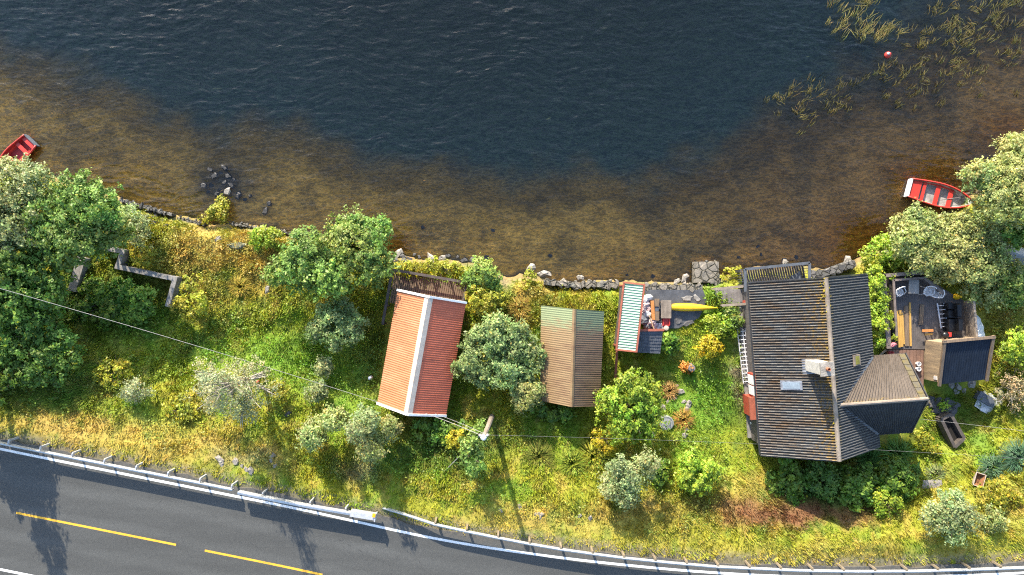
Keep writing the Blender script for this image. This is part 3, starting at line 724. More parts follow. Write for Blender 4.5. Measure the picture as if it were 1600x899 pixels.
# green roofed lean-to
z0, z1 = 1.95, 2.35
TL, TR, BL, BR = W(976, 443, z0), W(1005, 446.5, z1), W(964.5, 545, z0), W(993, 548, z1)
ls = thing('woodshed', 'narrow open shed with pale green corrugated roof in a red frame, beside the sacks', 'shed', (*W(985, 495, 0), 0))
sheet('roof', V3(TL, z0), V3(BL, z0), V3(BR, z1), V3(TR, z1), 25, .06, 'roof_green', ls)
fr = MB()
for a, b, za_, zb_ in ((TL, TR, z0, z1), (TR, BR, z1, z1), (BR, BL, z1, z0), (BL, TL, z0, z0)):
    e = (Vector(b) - Vector(a)).normalized(); nn = Vector((e.y, -e.x)) * -.06
    a_ = Vector(a) + nn - e * .1; b_ = Vector(b) + nn + e * .1
    mb = MB(); mb.bar((a_.x, a_.y, za_ + .03), (b_.x, b_.y, zb_ + .03), .10, .14); mb.build('frame_beam', 'red_trim', ls)
for p, z in ((TL, z0), (TR, z1), (BL, z0), (BR, z1)):
    q_ = lerp2(p, lerp2(TL, BR, .5), .06); mb = MB(); mb.bar((q_[0], q_[1], z - .05), (q_[0], q_[1], -.2), .1, .1); mb.build('post', 'red_trim', ls)
q0, q1, q2 = (lerp2(p, lerp2(TL, BR, .5), .06) for p in (TL, BL, BR))
mb = MB(); mb.hexa([V3(q0, -.2), V3(q1, -.2), V3((q1[0] + .05, q1[1]), -.2), V3((q0[0] + .05, q0[1]), -.2)], [V3(q0, z0 - .08), V3(q1, z0 - .08), V3((q1[0] + .05, q1[1]), z0 - .08), V3((q0[0] + .05, q0[1]), z0 - .08)])
mb.build('back_wall', 'dark_wood', ls)

# slate roofed shed
z0 = 1.55
a, b, c, d = W(1000, 518, z0 + .1), W(1035.5, 517.5, z0 + .1), W(1032, 553, z0 - .12), W(995.5, 551, z0 - .12)
ss = thing('slate_shed', 'small dark slate roofed shed with red front trim, below the sacks', 'shed', (*W(1015, 535, 0), 0))
sheet('roof', V3(a, z0 + .1), V3(b, z0 + .1), V3(c, z0 - .25), V3(d, z0 - .25), 12, .012, 'slate', ss, course=7, cstep=.03)
mb = MB(); mb.bar((a[0] - .08, a[1] + .07, z0 + .12), (b[0] + .08, b[1] + .07, z0 + .12), .14, .16); mb.bar((a[0] - .06, a[1], z0 + .12), (d[0] - .06, d[1], z0 - .2), .12, .14); mb.build('trim', 'red_trim', ss)
mid = lerp2(a, c, .5); v = [lerp2(p, mid, .06) for p in (a, b, c, d)]
mb = MB(); mb.hexa([V3(p, -.2) for p in v], [V3(v[0], z0), V3(v[1], z0), V3(v[2], z0 - .3), V3(v[3], z0 - .3)]); mb.build('wall', 'red_boards', ss)
p0 = G(961, 597)
mb = MB(); q1 = W(964, 550, 1.2); mb.bar((q1[0], q1[1], 1.2), (p0.x, p0.y, p0.z + .03), .16, .05)
tag(mb.build('leaning_plank', 'red_trim', origin=(p0.x, p0.y, p0.z)), 'long red plank leaning from the green shed down into the grass', 'plank')

# main house ----------------------------------------------------------------
dx = Vector((.0727, -.9973, 0)); rx = Vector((.9973, .0727, 0)); Mc = Vector((18.78, -4.80, 0)); HL, HW = 5.36, 3.66
ZE, ZR = 3.0, 5.45
def HP(s, t, z): return Mc + dx * s + rx * t + Vector((0, 0, z))     # s along the ridge (towards the road), t across
hs = thing('house', 'black tiled lakeside house with a steep wing, chimney and two skylights', 'house', HP(0, 0, 0))
sheet('roof', HP(-HL, 0, ZR), HP(HL, 0, ZR), HP(HL, -HW, ZE), HP(-HL, -HW, ZE), 66, .11, 'roof_black', hs, course=13, cstep=.03, ns=10, sharp=.7)
sheet('roof', HP(-HL, 0, ZR), HP(HL, 0, ZR), HP(HL, HW, ZE), HP(-HL, HW, ZE), 66, .11, 'roof_black2', hs, course=13, cstep=.03, ns=10, sharp=.7)
# wing
WS, WE, WH, ZW = 2.18, 5.55, 2.45, 5.15
WI = (ZR - ZW) / (ZR - ZE) * HW * .9
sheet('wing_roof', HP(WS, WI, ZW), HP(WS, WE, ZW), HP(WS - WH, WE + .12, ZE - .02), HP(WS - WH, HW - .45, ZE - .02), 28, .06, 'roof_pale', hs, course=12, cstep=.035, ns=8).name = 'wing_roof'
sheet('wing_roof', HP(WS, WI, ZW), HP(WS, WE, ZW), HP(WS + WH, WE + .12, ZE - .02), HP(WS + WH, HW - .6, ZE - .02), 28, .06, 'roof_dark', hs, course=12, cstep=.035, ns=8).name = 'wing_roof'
# the part of the wing slopes that runs up the main roof
for sg, mt in ((-1, 'roof_pale'), (1, 'roof_black2')):
    n = 12; top = [(WI + (HW - .45 - WI) * i / n) for i in range(n + 1)]
mb = MB()
mb.tube([HP(-HL - .03, 0, ZR + .05), HP(HL + .03, 0, ZR + .05)], .13, 8)
rt_ = mb.build('ridge_tiles', 'old_wood', hs)
mb = MB(); mb.tube([HP(WS, WI - .1, ZW + .06), HP(WS, WE + .06, ZW + .06)], .11, 8); mb.build('ridge_tiles', 'old_wood', hs)
mb = MB(); vt = []
for i_ in range(8):
    a_, b_ = (HP(WS - WH * t_, WE + .13 * t_ - .02, ZW + (ZE - ZW) * t_ + .10 - .012 * 0) for t_ in ((i_ + .04) / 8, (i_ + .96) / 8)); mb.bar(a_ - rx * .2, b_ - rx * .2, .36, .05)
mb.build('verge_tiles', 'mossy_tile', hs)
# valleys and verge boards
mb = MB()
for sg in (-1, 1):
    mb.bar(HP(WS + sg * .05, WI + .05, ZW + .03), HP(WS + sg * WH * .98, HW - .05, ZE + .16), .16, .04)
mb.build('valley', 'grey_paint', hs)
for s_ in (-1, 1):
    for t_ in (-1, 1):
        mb = MB(); mb.bar(HP(s_ * (HL + .04), 0, ZR - .03), HP(s_ * (HL + .04), t_ * (HW + .02), ZE - .03), .06, .2); mb.build('verge_board', 'black', hs)
for sg in (-1, 1):
    mb = MB(); mb.bar(HP(WS, WE + .1, ZW - .02), HP(WS + sg * WH, WE + .2, ZE - .04), .07, .2); mb.build('verge_board', 'black', hs)
for t_ in (-1, 1):
    mb = MB(); mb.tube([HP(-HL, t_ * (HW + .07), ZE - .05), HP(HL, t_ * (HW + .07), ZE - .05)], .06, 6); mb.build('gutter', 'black', hs)
# walls
ins = .42
def gab(s0, s1, hw, ze, zr, zb=-.3):
    v = [HP(s0, -hw, zb), HP(s1, -hw, zb), HP(s1, hw, zb), HP(s0, hw, zb), HP(s0, -hw, ze), HP(s1, -hw, ze), HP(s1, hw, ze), HP(s0, hw, ze), HP(s0, 0, zr), HP(s1, 0, zr)]
    return MB().add(v, [(0, 3, 2, 1), (0, 1, 5, 4), (2, 3, 7, 6), (1, 2, 6, 9, 5), (3, 0, 4, 8, 7), (4, 5, 9, 8), (6, 7, 8, 9)])
zwl = ZE + (ZR - ZE) * ins / HW - .10
gab(-HL + .4, HL - .3, HW - ins, zwl, ZR - .12).build('wall', 'wall_grey', hs)
v = [HP(WS - WH + .35, HW - .6, -.3), HP(WS - WH + .35, WE - .3, -.3), HP(WS + WH - .35, WE - .3, -.3), HP(WS + WH - .35, HW - .6, -.3)]
u = [p + Vector((0, 0, ZE + .3)) for p in v]; ww = MB().hexa(v, u)
o = len(ww.v); ww.v += [tuple(HP(WS - WH + .4, WE - .31, ZE + .02)), tuple(HP(WS + WH - .4, WE - .31, ZE + .02)), tuple(HP(WS, WE - .31, ZW - .12)), tuple(HP(WS - WH + .4, WE - .5, ZE + .02)), tuple(HP(WS + WH - .4, WE - .5, ZE + .02)), tuple(HP(WS, WE - .5, ZW - .12))]
ww.f += [(o, o + 1, o + 2), (o + 5, o + 4, o + 3), (o, o + 2, o + 5, o + 3), (o + 2, o + 1, o + 4, o + 5)]
ww.build('wing_wall', 'wall_grey', hs)
# left wall: red window, red door
tw = -(HW - ins)
def wallbox(mb, s0, s1, z0, z1, d0, d1):
    return mb.hexa([HP(s0, tw - d1, z0), HP(s0, tw - d0, z0), HP(s1, tw - d0, z0), HP(s1, tw - d1, z0)], [HP(s0, tw - d1, z1), HP(s0, tw - d0, z1), HP(s1, tw - d0, z1), HP(s1, tw - d1, z1)])
wf = wallbox(MB(), .50, 2.0, .75, 2.15, -.05, .16).build('window', 'red_paint', hs)
for s0 in (.62, 1.30): wallbox(MB(), s0, s0 + .58, .88, 2.02, .162, .20).build('pane', 'white_paint', wf)
dr_ = wallbox(MB(), 2.05, 3.3, -.1, 1.75, -.05, .34).build('door', 'red_paint', hs)
wallbox(MB(), 1.95, 3.4, 1.752, 1.9, -.05, .55).build('door_canopy', 'red_trim', dr_)
mb = wallbox(MB(), -HL + .5, HL - .4, -.3, .15, -.02, .22); mb.build('plinth', 'concrete', hs)
# chimney
cz = 6.9; cc = P(1293, 577, cz); sq = .33
def sqr(c, h, z): return [c + dx * (sx * h) + rx * (sy * h) + Vector((0, 0, z - c.z)) for sx, sy in ((-1, -1), (1, -1), (1, 1), (-1, 1))]
ch = MB().hexa(sqr(cc, sq, 4.2), sqr(cc, sq, cz - .1)).build('chimney', 'plaster', hs)
MB().hexa(sqr(cc, sq + .07, cz - .098), sqr(cc, sq + .07, cz)).build('chimney_cap', 'stone', ch)
MB().lathe((cc.x, cc.y, cz + .002), [(.11, 0), (.10, .22), (.075, .22), (.07, .02)], 12).build('chimney_pot', 'terracotta', ch)
def on_roof(px, py, side):            # point on the main roof plane under a picture point
    z = 4.5
    for _ in range(8):
        p = P(px, py, z); t = (p - Mc).dot(rx); z = ZR - abs(t) / HW * (ZR - ZE) + .10
    return p
def roofpatch(mb, c, ls_, lt, up, th, side):
    slope = Vector((rx.x * side, rx.y * side, -(ZR - ZE) / HW)).normalized(); nn = dx.cross(slope); nn = nn if nn.z > 0 else -nn
    q = [c + dx * (a * ls_ / 2) + slope * (b * lt / 2) + nn * up for a, b in ((-1, -1), (1, -1), (1, 1), (-1, 1))]
    if ((q[1] - q[0]).cross(q[2] - q[1])).z < 0: q = q[::-1]
    return mb.hexa([p for p in q], [p + nn * th for p in q])
roofpatch(MB(), on_roof(1266, 573, -1), .85, .9, -.02, .035, -1).build('chimney_flashing', 'flash', hs)
for (px, py, ls_, lt, side, gm) in ((1237, 602, .56, 1.25, -1, 'glass_sky'), (1337, 563, .66, .66, 1, 'gold_glass')):
    c = on_roof(px, py, side)
    sk = roofpatch(MB(), c, ls_, lt, -.02, .13, side).build('skylight', 'old_wood' if side > 0 else 'flash', hs)
    roofpatch(MB(), c, ls_ - .16, lt - .26, .112, .02, side).build('pane', gm, sk)
# moss cushions on the ridge
mb = MB()
for i in range(54):
    s_ = random.choice([-1, 1]) * random.random() ** .7 * HL; 
    if i < 22: s_ = -HL + random.random() * 1.9
    t_ = random.gauss(-.1, .16); r_ = random.uniform(.02, .075)
    mb.blob(HP(s_, t_, ZR + .14 - abs(t_) * .6), (r_, r_, r_ * .6), i, 6, 4)
moss = plain('yellow_moss', (.32, .25, .015), (.18, .14, .015), 8, .9); M['moss'] = moss
mb.build('ridge_moss', 'moss', hs)['kind'] = 'stuff'

# lakeside balcony of the house
zr_, zf = 1.25, .25
a, b, c, d = P(1164, 421, zr_), P(1265, 411, zr_), P(1265, 440, zr_), P(1165, 456, zr_)
mb = MB(); n = 26
dd = (d - a).normalized(); dd = Vector((dd.x, dd.y, 0))
for i in range(n):
    p = a.lerp(b, (i + .5) / n); q_ = p + Vector((.36, -2.0, 0)); mb.bar((p.x, p.y, zf), (q_.x, q_.y, zf), .125, .04)
mb.build('balcony_floor', 'deck_wood', hs)
for p, q_ in ((a, b), (b, c), (a, d)):
    mb = MB(); mb.bar(p, q_, .17, .06); n = int((q_ - p).length / .16)
    for i in range(1, n):
        r_ = p.lerp(q_, i / n); mb.bar((r_.x, r_.y, zr_ - .03), (r_.x, r_.y, zf - .35), .11, .025)
    mb.build('railing', 'grey_paint', hs)
for p in (a, b, a.lerp(b, .5)): MB().bar((p.x, p.y - .1, zf - .05), (p.x, p.y - .1, -1.6), .16, .16).build('balcony_post', 'black', hs)
p = P(1251, 432, 1.0)
tag(MB().add([(p.x - .45, p.y - .35, zf + .03), (p.x + .45, p.y - .3, zf + .03), (p.x + .4, p.y + .05, zf + .03), (p.x - .4, p.y, zf + .03), (p.x - .05, p.y + .35, zf + .75), (p.x + .02, p.y - .5, zf + .75)],
             [(0, 3, 2, 1), (0, 5, 4, 3), (1, 2, 4, 5), (0, 1, 5), (2, 3, 4)]).build('parasol_cover', 'grey_paint', origin=(p.x, p.y, zf)), 'folded grey tent shaped cover standing on the black lakeside balcony', 'cover')

# steps beside the balcony
st = thing('wooden_steps', 'short flight of old wooden steps with two pale handrails left of the house', 'steps', (*W(1142, 463, 0), 0))
for i, x0 in enumerate((1124, 1133, 1142, 1151, 1160)):
    MB().hexa([V3(W(x0 - 5, 474, .1), -.15), V3(W(x0 + 4, 474, .1), -.15), V3(W(x0 + 3, 452, .1), -.15), V3(W(x0 - 6, 452, .1), -.15)],
              [V3(W(x0 - 5, 474, .1), .0 + i * .09), V3(W(x0 + 4, 474, .1), .0 + i * .09), V3(W(x0 + 3, 452, .1), .0 + i * .09), V3(W(x0 - 6, 452, .1), .0 + i * .09)]).build('tread', 'grey_wood', st)
for (x0, y0, x1, y1) in ((1116, 452, 1164, 447.5), (1128, 477.5, 1167, 475)):
    mb = MB(); mb.bar(P(x0, y0, .75), P(x1, y1, .95), .16, .07)
    for t in (.06, .94): q_ = P(x0, y0, .75).lerp(P(x1, y1, .95), t); mb.bar((q_.x, q_.y, q_.z - .04), (q_.x, q_.y, -.2), .1, .1)
    mb.build('handrail', 'old_wood', st)
q_ = P(1168, 472.5, .9)
MB().box((q_.x, q_.y, .78), (.5, .24, .22)).build('red_step_end', 'red_paint', st)

# ladders
def ladder(name, label, p0, p1, wdt, rungs, sdir, third=False):
    p0, p1 = Vector(p0), Vector(p1); t = thing(name, label, 'ladder', p0); sd = Vector(sdir).normalized()
    for o in (-.5, .5) + ((.16,) if third else ()):
        MB().bar(p0 + sd * o * wdt, p1 + sd * o * wdt, .055, .075).build('side_rail', 'alu', t)
    for i in range(rungs):
        q_ = p0.lerp(p1, (i + .6) / rungs); MB().tube([q_ - sd * wdt * .48, q_ + sd * wdt * .48], .026, 6).build('rung', 'alu', t)
    return t
ladder('ladder', 'long aluminium extension ladder lying along the left wall of the house', P(1158, 514, .35), P(1168, 599, .35), .52, 13, (1, .12, .55), True)
DZ = .55
ladder('ladder', 'short aluminium ladder lying on the dark deck by the black sofa', P(1469.5, 474, DZ + .12), P(1475.5, 513, DZ + .12), .44, 6, (1, .06, 0))

# ------------------------------------------------------------------ right hand deck
dk = thing('deck', 'dark timber garden deck with planter railing and red brown boards, right of the house', 'deck', (*W(1430, 490, DZ), DZ))
poly = [(1381, 433), (1444, 430), (1480, 455), (1506, 470), (1512, 530), (1440, 545), (1388, 545)]
mb = MB(); n = 40                       # boards run towards the road
for i in range(n):
    x0 = 1384 + (1512 - 1384) * i / n; x1 = x0 + 128 / n * .93; xm = (x0 + x1) / 2
    top = np.interp(xm, [1384, 1444, 1480, 1506, 1512], [434, 431, 455, 470, 474]); bot = np.interp(xm, [1384, 1440, 1512], [545, 546, 530])
    l = 2.5
    mb.hexa([V3(W(x0 + l, bot, DZ), DZ - .05), V3(W(x1 + l, bot, DZ), DZ - .05), V3(W(x1, top, DZ), DZ - .05), V3(W(x0, top, DZ), DZ - .05)],
            [V3(W(x0 + l, bot, DZ), DZ), V3(W(x1 + l, bot, DZ), DZ), V3(W(x1, top, DZ), DZ), V3(W(x0, top, DZ), DZ)])
mb.build('floor', 'deck_wood', dk)
mb = MB(); n = 11
for i in range(n):
    x0 = 1384 + 60 * i / n; x1 = x0 + 60 / n * .9; xm = (x0 + x1) / 2
    t0_ = 546.5; b0 = np.interp(xm, [1384, 1430, 1444], [600, 634, 614])
    mb.hexa([V3(W(x0, b0, DZ), DZ - .09), V3(W(x1, b0, DZ), DZ - .09), V3(W(x1, t0_, DZ), DZ - .09), V3(W(x0, t0_, DZ), DZ - .09)],
            [V3(W(x0, b0, DZ), DZ - .03), V3(W(x1, b0, DZ), DZ - .03), V3(W(x1, t0_, DZ), DZ - .03), V3(W(x0, t0_, DZ), DZ - .03)])
mb.build('side_floor', 'red_wood_deck', dk)
mb = MB(); mb.prism([W(*p, DZ) for p in ((1387, 438), (1444, 434), (1500, 470), (1505, 528), (1390, 540))], -.4, DZ - .14); mb.prism([W(*p, DZ) for p in ((1388, 552), (1440, 552), (1440, 608), (1430, 626), (1390, 600))], -.4, DZ - .14)
mb.build('understructure', 'black', dk)
RZ = DZ + .85
for (pa, pb, wd) in (((1380, 429), (1389, 545), .30), ((1378, 431), (1443, 426), .22), ((1396, 437), (1401, 527), .14), ((1396, 438), (1444, 434.5), .14), ((1444, 434.5), (1478, 461), .18)):
    mb = MB(); A_, B_ = P(*pa, RZ), P(*pb, RZ); mb.bar(A_, B_, wd, .07); mb.bar(A_ - Vector((0, 0, .42)), B_ - Vector((0, 0, .42)), .06, .12)
    n = max(2, int((B_ - A_).length / 1.2))
    for i in range(n + 1):
        q_ = A_.lerp(B_, min(max(i / n, .02), .98)); mb.bar((q_.x, q_.y, RZ - .04), (q_.x, q_.y, DZ - .4), .09, .09)
    mb.build('railing', 'rail_wood', dk)
mb = MB(); A_, B_ = P(1389.5, 434, DZ + .4), P(1395.5, 540, DZ + .4); mb.bar(A_, B_, .30, .5); A_, B_ = P(1392, 433, DZ + .4), P(1440, 430.5, DZ + .4); mb.bar(A_, B_, .2, .46); mb.build('planter_trough', 'peat_and_pit', dk)

# ------------------------------------------------------------------ leaves
def unit(v): return v / np.maximum(np.linalg.norm(v, axis=-1, keepdims=True), 1e-6)
def leafquads(pos, nrm, size, asp=.55):
    n = len(pos); nrm = unit(nrm); a = unit(np.cross(nrm, rng.normal(size=(n, 3)))); b = np.cross(nrm, a)
    s = (size * rng.uniform(.65, 1.35, n))[:, None]
    w_ = s * asp
    q = np.stack([pos - a * s * .5, pos + b * w_ * .5 - nrm * s * .06, pos + a * s * .5, pos - b * w_ * .5 - nrm * s * .06], 1)
    return q
def vary(col, n, amt=.22, hue=.12):
    c = np.repeat(np.asarray(col, float)[None], n, 0) if np.ndim(col) == 1 else np.array(col)
    c = c * np.exp(rng.normal(0, amt, (n, 1)))
    h = rng.normal(0, hue, n); c[:, 0] *= np.exp(h); c[:, 2] *= np.exp(h * .6)
    return np.clip(c, .004, .8)
KIND = {  # colour a, colour b, leaf size, leaves per square metre of crown, clump radius
    'alder': ((.12, .225, .04), (.21, .31, .07), .17, 560, .24),
    'aldergrey': ((.14, .23, .07), (.25, .33, .13), .15, 560, .24),
    'willow': ((.20, .26, .10), (.30, .35, .16), .13, 620, .24),
    'olive': ((.21, .265, .075), (.32, .34, .13), .14, 680, .26),
    'silver': ((.24, .28, .14), (.34, .37, .20), .10, 420, .26),
    'bright': ((.19, .31, .025), (.30, .38, .04), .15, 560, .2),
    'yellow': ((.34, .33, .02), (.46, .36, .025), .13, 520, .18),
    'dark': ((.07, .15, .022), (.14, .23, .04), .18, 540, .24),
    'fern': ((.08, .18, .022), (.17, .26, .032), .22, 420, .22),
    'blue': ((.08, .17, .09), (.14, .24, .13), .22, 480, .2),
    'dry': ((.26, .23, .12), (.36, .30, .17), .11, 420, .22),
    'weed': ((.25, .28, .025), (.36, .34, .04), .16, 420, .2),
}
def foliage(lobes, kind, dens=1.0, hollow=.45):
    """lobes: (x, y, z, rx, ry, rz); leaf clumps through each lobe, thick towards its outside"""
    ca_, cb_, sz, dn_, cr = KIND[kind]; Q = []; C = []
    for (x, y, z, a, b, c) in lobes:
        lv_ = math.exp(rng.normal(0, .13)); lh_ = np.array([math.exp(rng.normal(0, .07)), 1, 1]) * lv_
        n = int(dn_ * dens * math.pi * a * b * (1 + .45 * c / max(a, .1)))
        nc = max(6, int(n / 38))
        d = unit(rng.normal(size=(nc, 3))); d[:, 2] = np.where(d[:, 2] < -.45, -d[:, 2] * .6, d[:, 2]); d = unit(d)
        rr = (hollow + (1 - hollow) * rng.random(nc) ** .6) * rng.uniform(.78, 1.2, nc) * np.where(rng.random(nc) < .16, rng.uniform(1.1, 1.38, nc), 1.0)
        cc = d * rr[:, None] * np.array([a, b, c])
        which = rng.integers(0, nc, n)
        sc_ = cr * rng.uniform(.7, 1.4, nc)
        off = rng.normal(size=(n, 3)) * sc_[which][:, None] * np.array([.48, .48, .34])
        pos = cc[which] + off + np.array([x, y, z])
        nr = d[which] * .65 + np.array([0, 0, .55]) + rng.normal(size=(n, 3)) * .55 + off * 1.1
        hole = vnoise(pos[:, 0] * 1.5 + 9, pos[:, 1] * 1.5 + pos[:, 2] * .9, 77) * .65 + vnoise(pos[:, 0] * 3.2, pos[:, 1] * 3.2, 78) * .35
        ok_ = (hole > .33) | (rng.random(n) < .25)
        pos, nr, which, off = pos[ok_], nr[ok_], which[ok_], off[ok_]; n = len(pos)
        Q.append(leafquads(pos, nr, sz * np.clip(rng.normal(1, .25, n), .5, 1.7)))
        t = rng.random(nc)[:, None]; base = np.array(ca_) * (1 - t) + np.array(cb_) * t
        base = base * np.exp(rng.normal(0, .14, (nc, 1)))
        cl = vary(base[which] * lh_, n, .2, .09); odd = rng.random(n) < .035; cl[odd] = cl[odd] * np.array([1.9, 1.25, .9]); C.append(np.clip(cl, .004, .6))
    return np.concatenate(Q), np.concatenate(C)
def plant(name, label, cat, px, py, rpx, top, kind, group=None, lobes=None, dens=1.0, nl=6, bark='bark', squash=1.0, stem='trunk', crown='crown', gpt=None, hollow=.45, base=None):
    """one tree or shrub: px, py, rpx = crown in the picture at its middle height, top = height above its ground"""
    g_ = gpt or G(px, py); zg = g_.z; zc = zg + top * .58
    k = K(zc); cx, cy = W(px, py, zc); zg = max(H(cx, cy), LAKE - .3)
    r = rpx * k
    t = thing(name, label, cat, (cx, cy, zg), group)
    L_ = []
    if lobes:
        for lb_ in lobes:
            ox, oy, rr = lb_[:3]; lz = zg + lb_[3] * top if len(lb_) > 3 else zc + random.uniform(-.06, .14) * top
            L_.append((cx + ox * k, cy - oy * k, lz, rr * k, rr * k * squash, min(top * (.16 if len(lb_) > 3 else .42), rr * k * 1.15)))
    else:
        L_.append((cx, cy, zc + top * .04, r * .66, r * .66 * squash, top * .40))
        a0 = random.random() * 6.28
        for i in range(nl):
            a = a0 + 6.283 * i / nl + random.uniform(-.35, .35); q_ = random.uniform(.48, .68) * r; rr = random.uniform(.30, .46) * r
            L_.append((cx + q_ * math.cos(a), cy + q_ * math.sin(a) * squash, zg + top * random.uniform(.38, .72), rr, rr, min(top * .30, rr * 1.1)))
    q, c = foliage(L_, kind, dens, hollow)
    q[:, :, 2] = np.maximum(q[:, :, 2], zg + .03)
    npmesh(crown, q, c, 'leaf', t, (cx, cy, zc))
    mb = MB(); tr = max(.03, min(.16, top * .022))
    mb.tube([(cx, cy, zg - .15), (cx + .04, cy + .02, zg + top * .25), (cx, cy, zg + top * .5), (cx + .03, cy, zg + top * .8)], [tr * 1.25, tr, tr * .75, tr * .2], 7)
    for (x, y, z, a, b, cz_) in L_[: 14]:
        s_ = Vector((cx, cy, zg + top * random.uniform(.18, .4))); e_ = Vector((x, y, z + cz_ * .4)); m_ = s_.lerp(e_, .5) + Vector((0, 0, .05 * top))
        mb.tube([s_, m_, e_], [tr * .6, tr * .4, tr * .12], 5)
        for _ in range(2):
            an_ = random.random() * 6.283; e3 = Vector((x + a * .95 * math.cos(an_), y + b * .95 * math.sin(an_), z + cz_ * random.uniform(.3, .8))); mb.tube([m_, m_.lerp(e3, .6) + Vector((0, 0, .05)), e3], [tr * .34, tr * .2, .008], 4)
        for _ in range(3):
            e2 = Vector((x + random.uniform(-.8, .8) * a, y + random.uniform(-.8, .8) * b, z + random.uniform(0, .8) * cz_)); mb.tube([m_, e2], [tr * .3, tr * .08], 4)
    mb.build(stem, bark, t)
    return t
def shrub(label, px, py, rpx, top, kind, group=None, **kw):
    return plant('shrub', label, 'shrub', px, py, rpx, top, kind, group, stem='stem', crown='foliage', **kw)
def tree(label, px, py, rpx, top, kind, group=None, **kw):
    return plant('tree', label, 'tree', px, py, rpx, top, kind, group, **kw)

# ---- trees
GT = 'trees along the lakeshore'
tree('big grey green willow at the left edge, hanging over the red dinghy', 22, 335, 74, 7.0, 'willow', GT, lobes=[(0, -40, 44), (30, -52, 30), (-35, -10, 45), (20, 5, 44), (-20, 45, 46), (38, -30, 26), (-50, -55, 40)])
tree('bright green rounded alder beside the big willow at the left edge', 125, 345, 74, 6.5, 'alder', GT, lobes=[(0, -5, 48), (-42, -15, 34), (40, -18, 34), (10, -40, 32), (0, 38, 38), (-40, 28, 34), (42, 20, 34), (58, -2, 22)])
tree('dark leafy tree in shade between the willow and the dinghy shore, at the left edge', 30, 440, 78, 6.5, 'dark', 'dark trees at the left edge', lobes=[(-20, -25, 50), (25, -10, 42), (-10, 30, 48), (45, 20, 30), (-45, 25, 40)])
tree('dark green bushy tree above the road at the left edge, below the overhead wire', 50, 545, 74, 2.8, 'dark', 'dark trees at the left edge', dens=.75, lobes=[(-25, -44, 30), (18, -34, 27), (50, -16, 22), (-48, -4, 30), (-8, 2, 30), (30, 16, 25), (-34, 34, 28), (6, 38, 26), (58, 14, 18), (-62, 44, 24), (44, 42, 15), (-10, -66, 18)])
tree('large pale green tree on the shore left of the orange red roof', 520, 404, 90, 3.9, 'alder', GT, lobes=[(-20, 8, 44), (30, -18, 44), (62, -30, 28), (60, 8, 36), (-58, 20, 32), (5, 26, 32), (45, -48, 22), (78, -52, 13), (-40, -12, 34), (-80, 25, 20), (20, -40, 24)])
tree('small round green tree standing below the large shore tree', 524, 506, 46, 3.0, 'aldergrey', lobes=[(0, 0, 26), (-26, 8, 19), (24, -4, 22), (4, 22, 20), (10, -24, 17), (28, 16, 18), (-14, -14, 16)])
tree('dense round tree growing between the orange red roof and the brown roof', 778, 553, 72, 4.0, 'aldergrey', lobes=[(0, -22, 32), (-34, 8, 30), (30, -8, 32), (42, 22, 24), (-4, -42, 22), (-20, 30, 22), (14, 24, 26), (-54, 22, 16), (28, -36, 20), (58, 2, 18), (-30, -24, 18), (36, 44, 14)])
tree('small pale tree tucked against the lower left corner of the brown roof', 824, 617, 29, 3.2, 'olive')
tree('tall sparse silver birch leaning over the slope, left part of the picture', 356, 604, 78, 8.8, 'silver', bark='pale_bark', dens=.5, lobes=[(0, 0, 44, .42), (-34, -14, 32, .48), (30, -12, 28, .46), (-8, 26, 32, .5), (24, 26, 24, .45), (-22, 2, 34, .62), (8, 10, 30, .66), (-4, -10, 26, .78), (0, 8, 18, .9), (-58, -4, 20, .4), (8, 56, 18, .4), (46, 14, 18, .36)])
tree('dark tree just beyond the left edge, its shade falling across the road', -78, 622, 50, 6.6, 'dark', lobes=[(0, 0, 40, .45), (-14, 18, 30, .5), (16, -12, 30, .55), (4, 4, 26, .75), (2, 2, 15, .9)])
GC = 'young pale trees on the slope below the orange red roof'
tree('leftmost young pale tree of the clump below the orange red roof', 489, 680, 25, 3.4, 'olive', GC)
tree('young pale tree in the middle of the clump below the orange red roof', 522, 656, 21, 4.2, 'olive', GC)
tree('tallest silvery young tree of the clump below the orange red roof', 562, 668, 29, 6.2, 'willow', GC, lobes=[(0, 0, 25, .4), (-12, 10, 17, .5), (10, -8, 18, .55), (0, 4, 14, .72), (0, 0, 8, .9)])
tree('yellowish young tree, lowest of the clump below the orange red roof', 580, 698, 26, 3.6, 'olive', GC)
tree('thin young tree right of the clump, close to the gable of the orange red roof', 610, 668, 17, 3.0, 'olive', GC)
tree('slender green tree by the foot of the utility pole', 736, 698, 28, 3.6, 'alder', lobes=[(5, -12, 17), (-3, 10, 18), (4, 30, 14), (14, -28, 12)])
tree('leafy green tree between the brown roof and the round grate', 985, 638, 52, 4.2, 'bright', lobes=[(0, 0, 36), (-28, -8, 26), (25, -14, 26), (10, 28, 28), (-14, 30, 24), (0, -36, 26), (28, 14, 22)])
tree('grey green willow bush above the right guardrail', 973, 748, 40, 3.4, 'willow', lobes=[(0, 0, 26), (-18, 10, 20), (18, -8, 22), (4, 24, 18), (-8, -20, 18), (38, -28, 18)])
tree('big pale tree overhanging the red and white rowboat', 1468, 384, 100, 2.7, 'olive', GT, lobes=[(-28, -12, 40), (24, -8, 40), (-62, -8, 26), (72, 4, 36), (-40, -40, 18), (-62, -34, 14), (10, 24, 36), (60, 36, 30), (-30, 20, 26), (80, -22, 20), (40, -30, 22), (0, -34, 16)])
tree('pale tree at the right edge beyond the bow of the red and white rowboat', 1570, 292, 72, 4.6, 'olive', GT, lobes=[(0, 0, 46), (-46, -12, 24), (30, -40, 40), (30, 30, 44), (-20, 28, 34), (-55, -22, 15), (50, -10, 42), (20, -60, 24)])
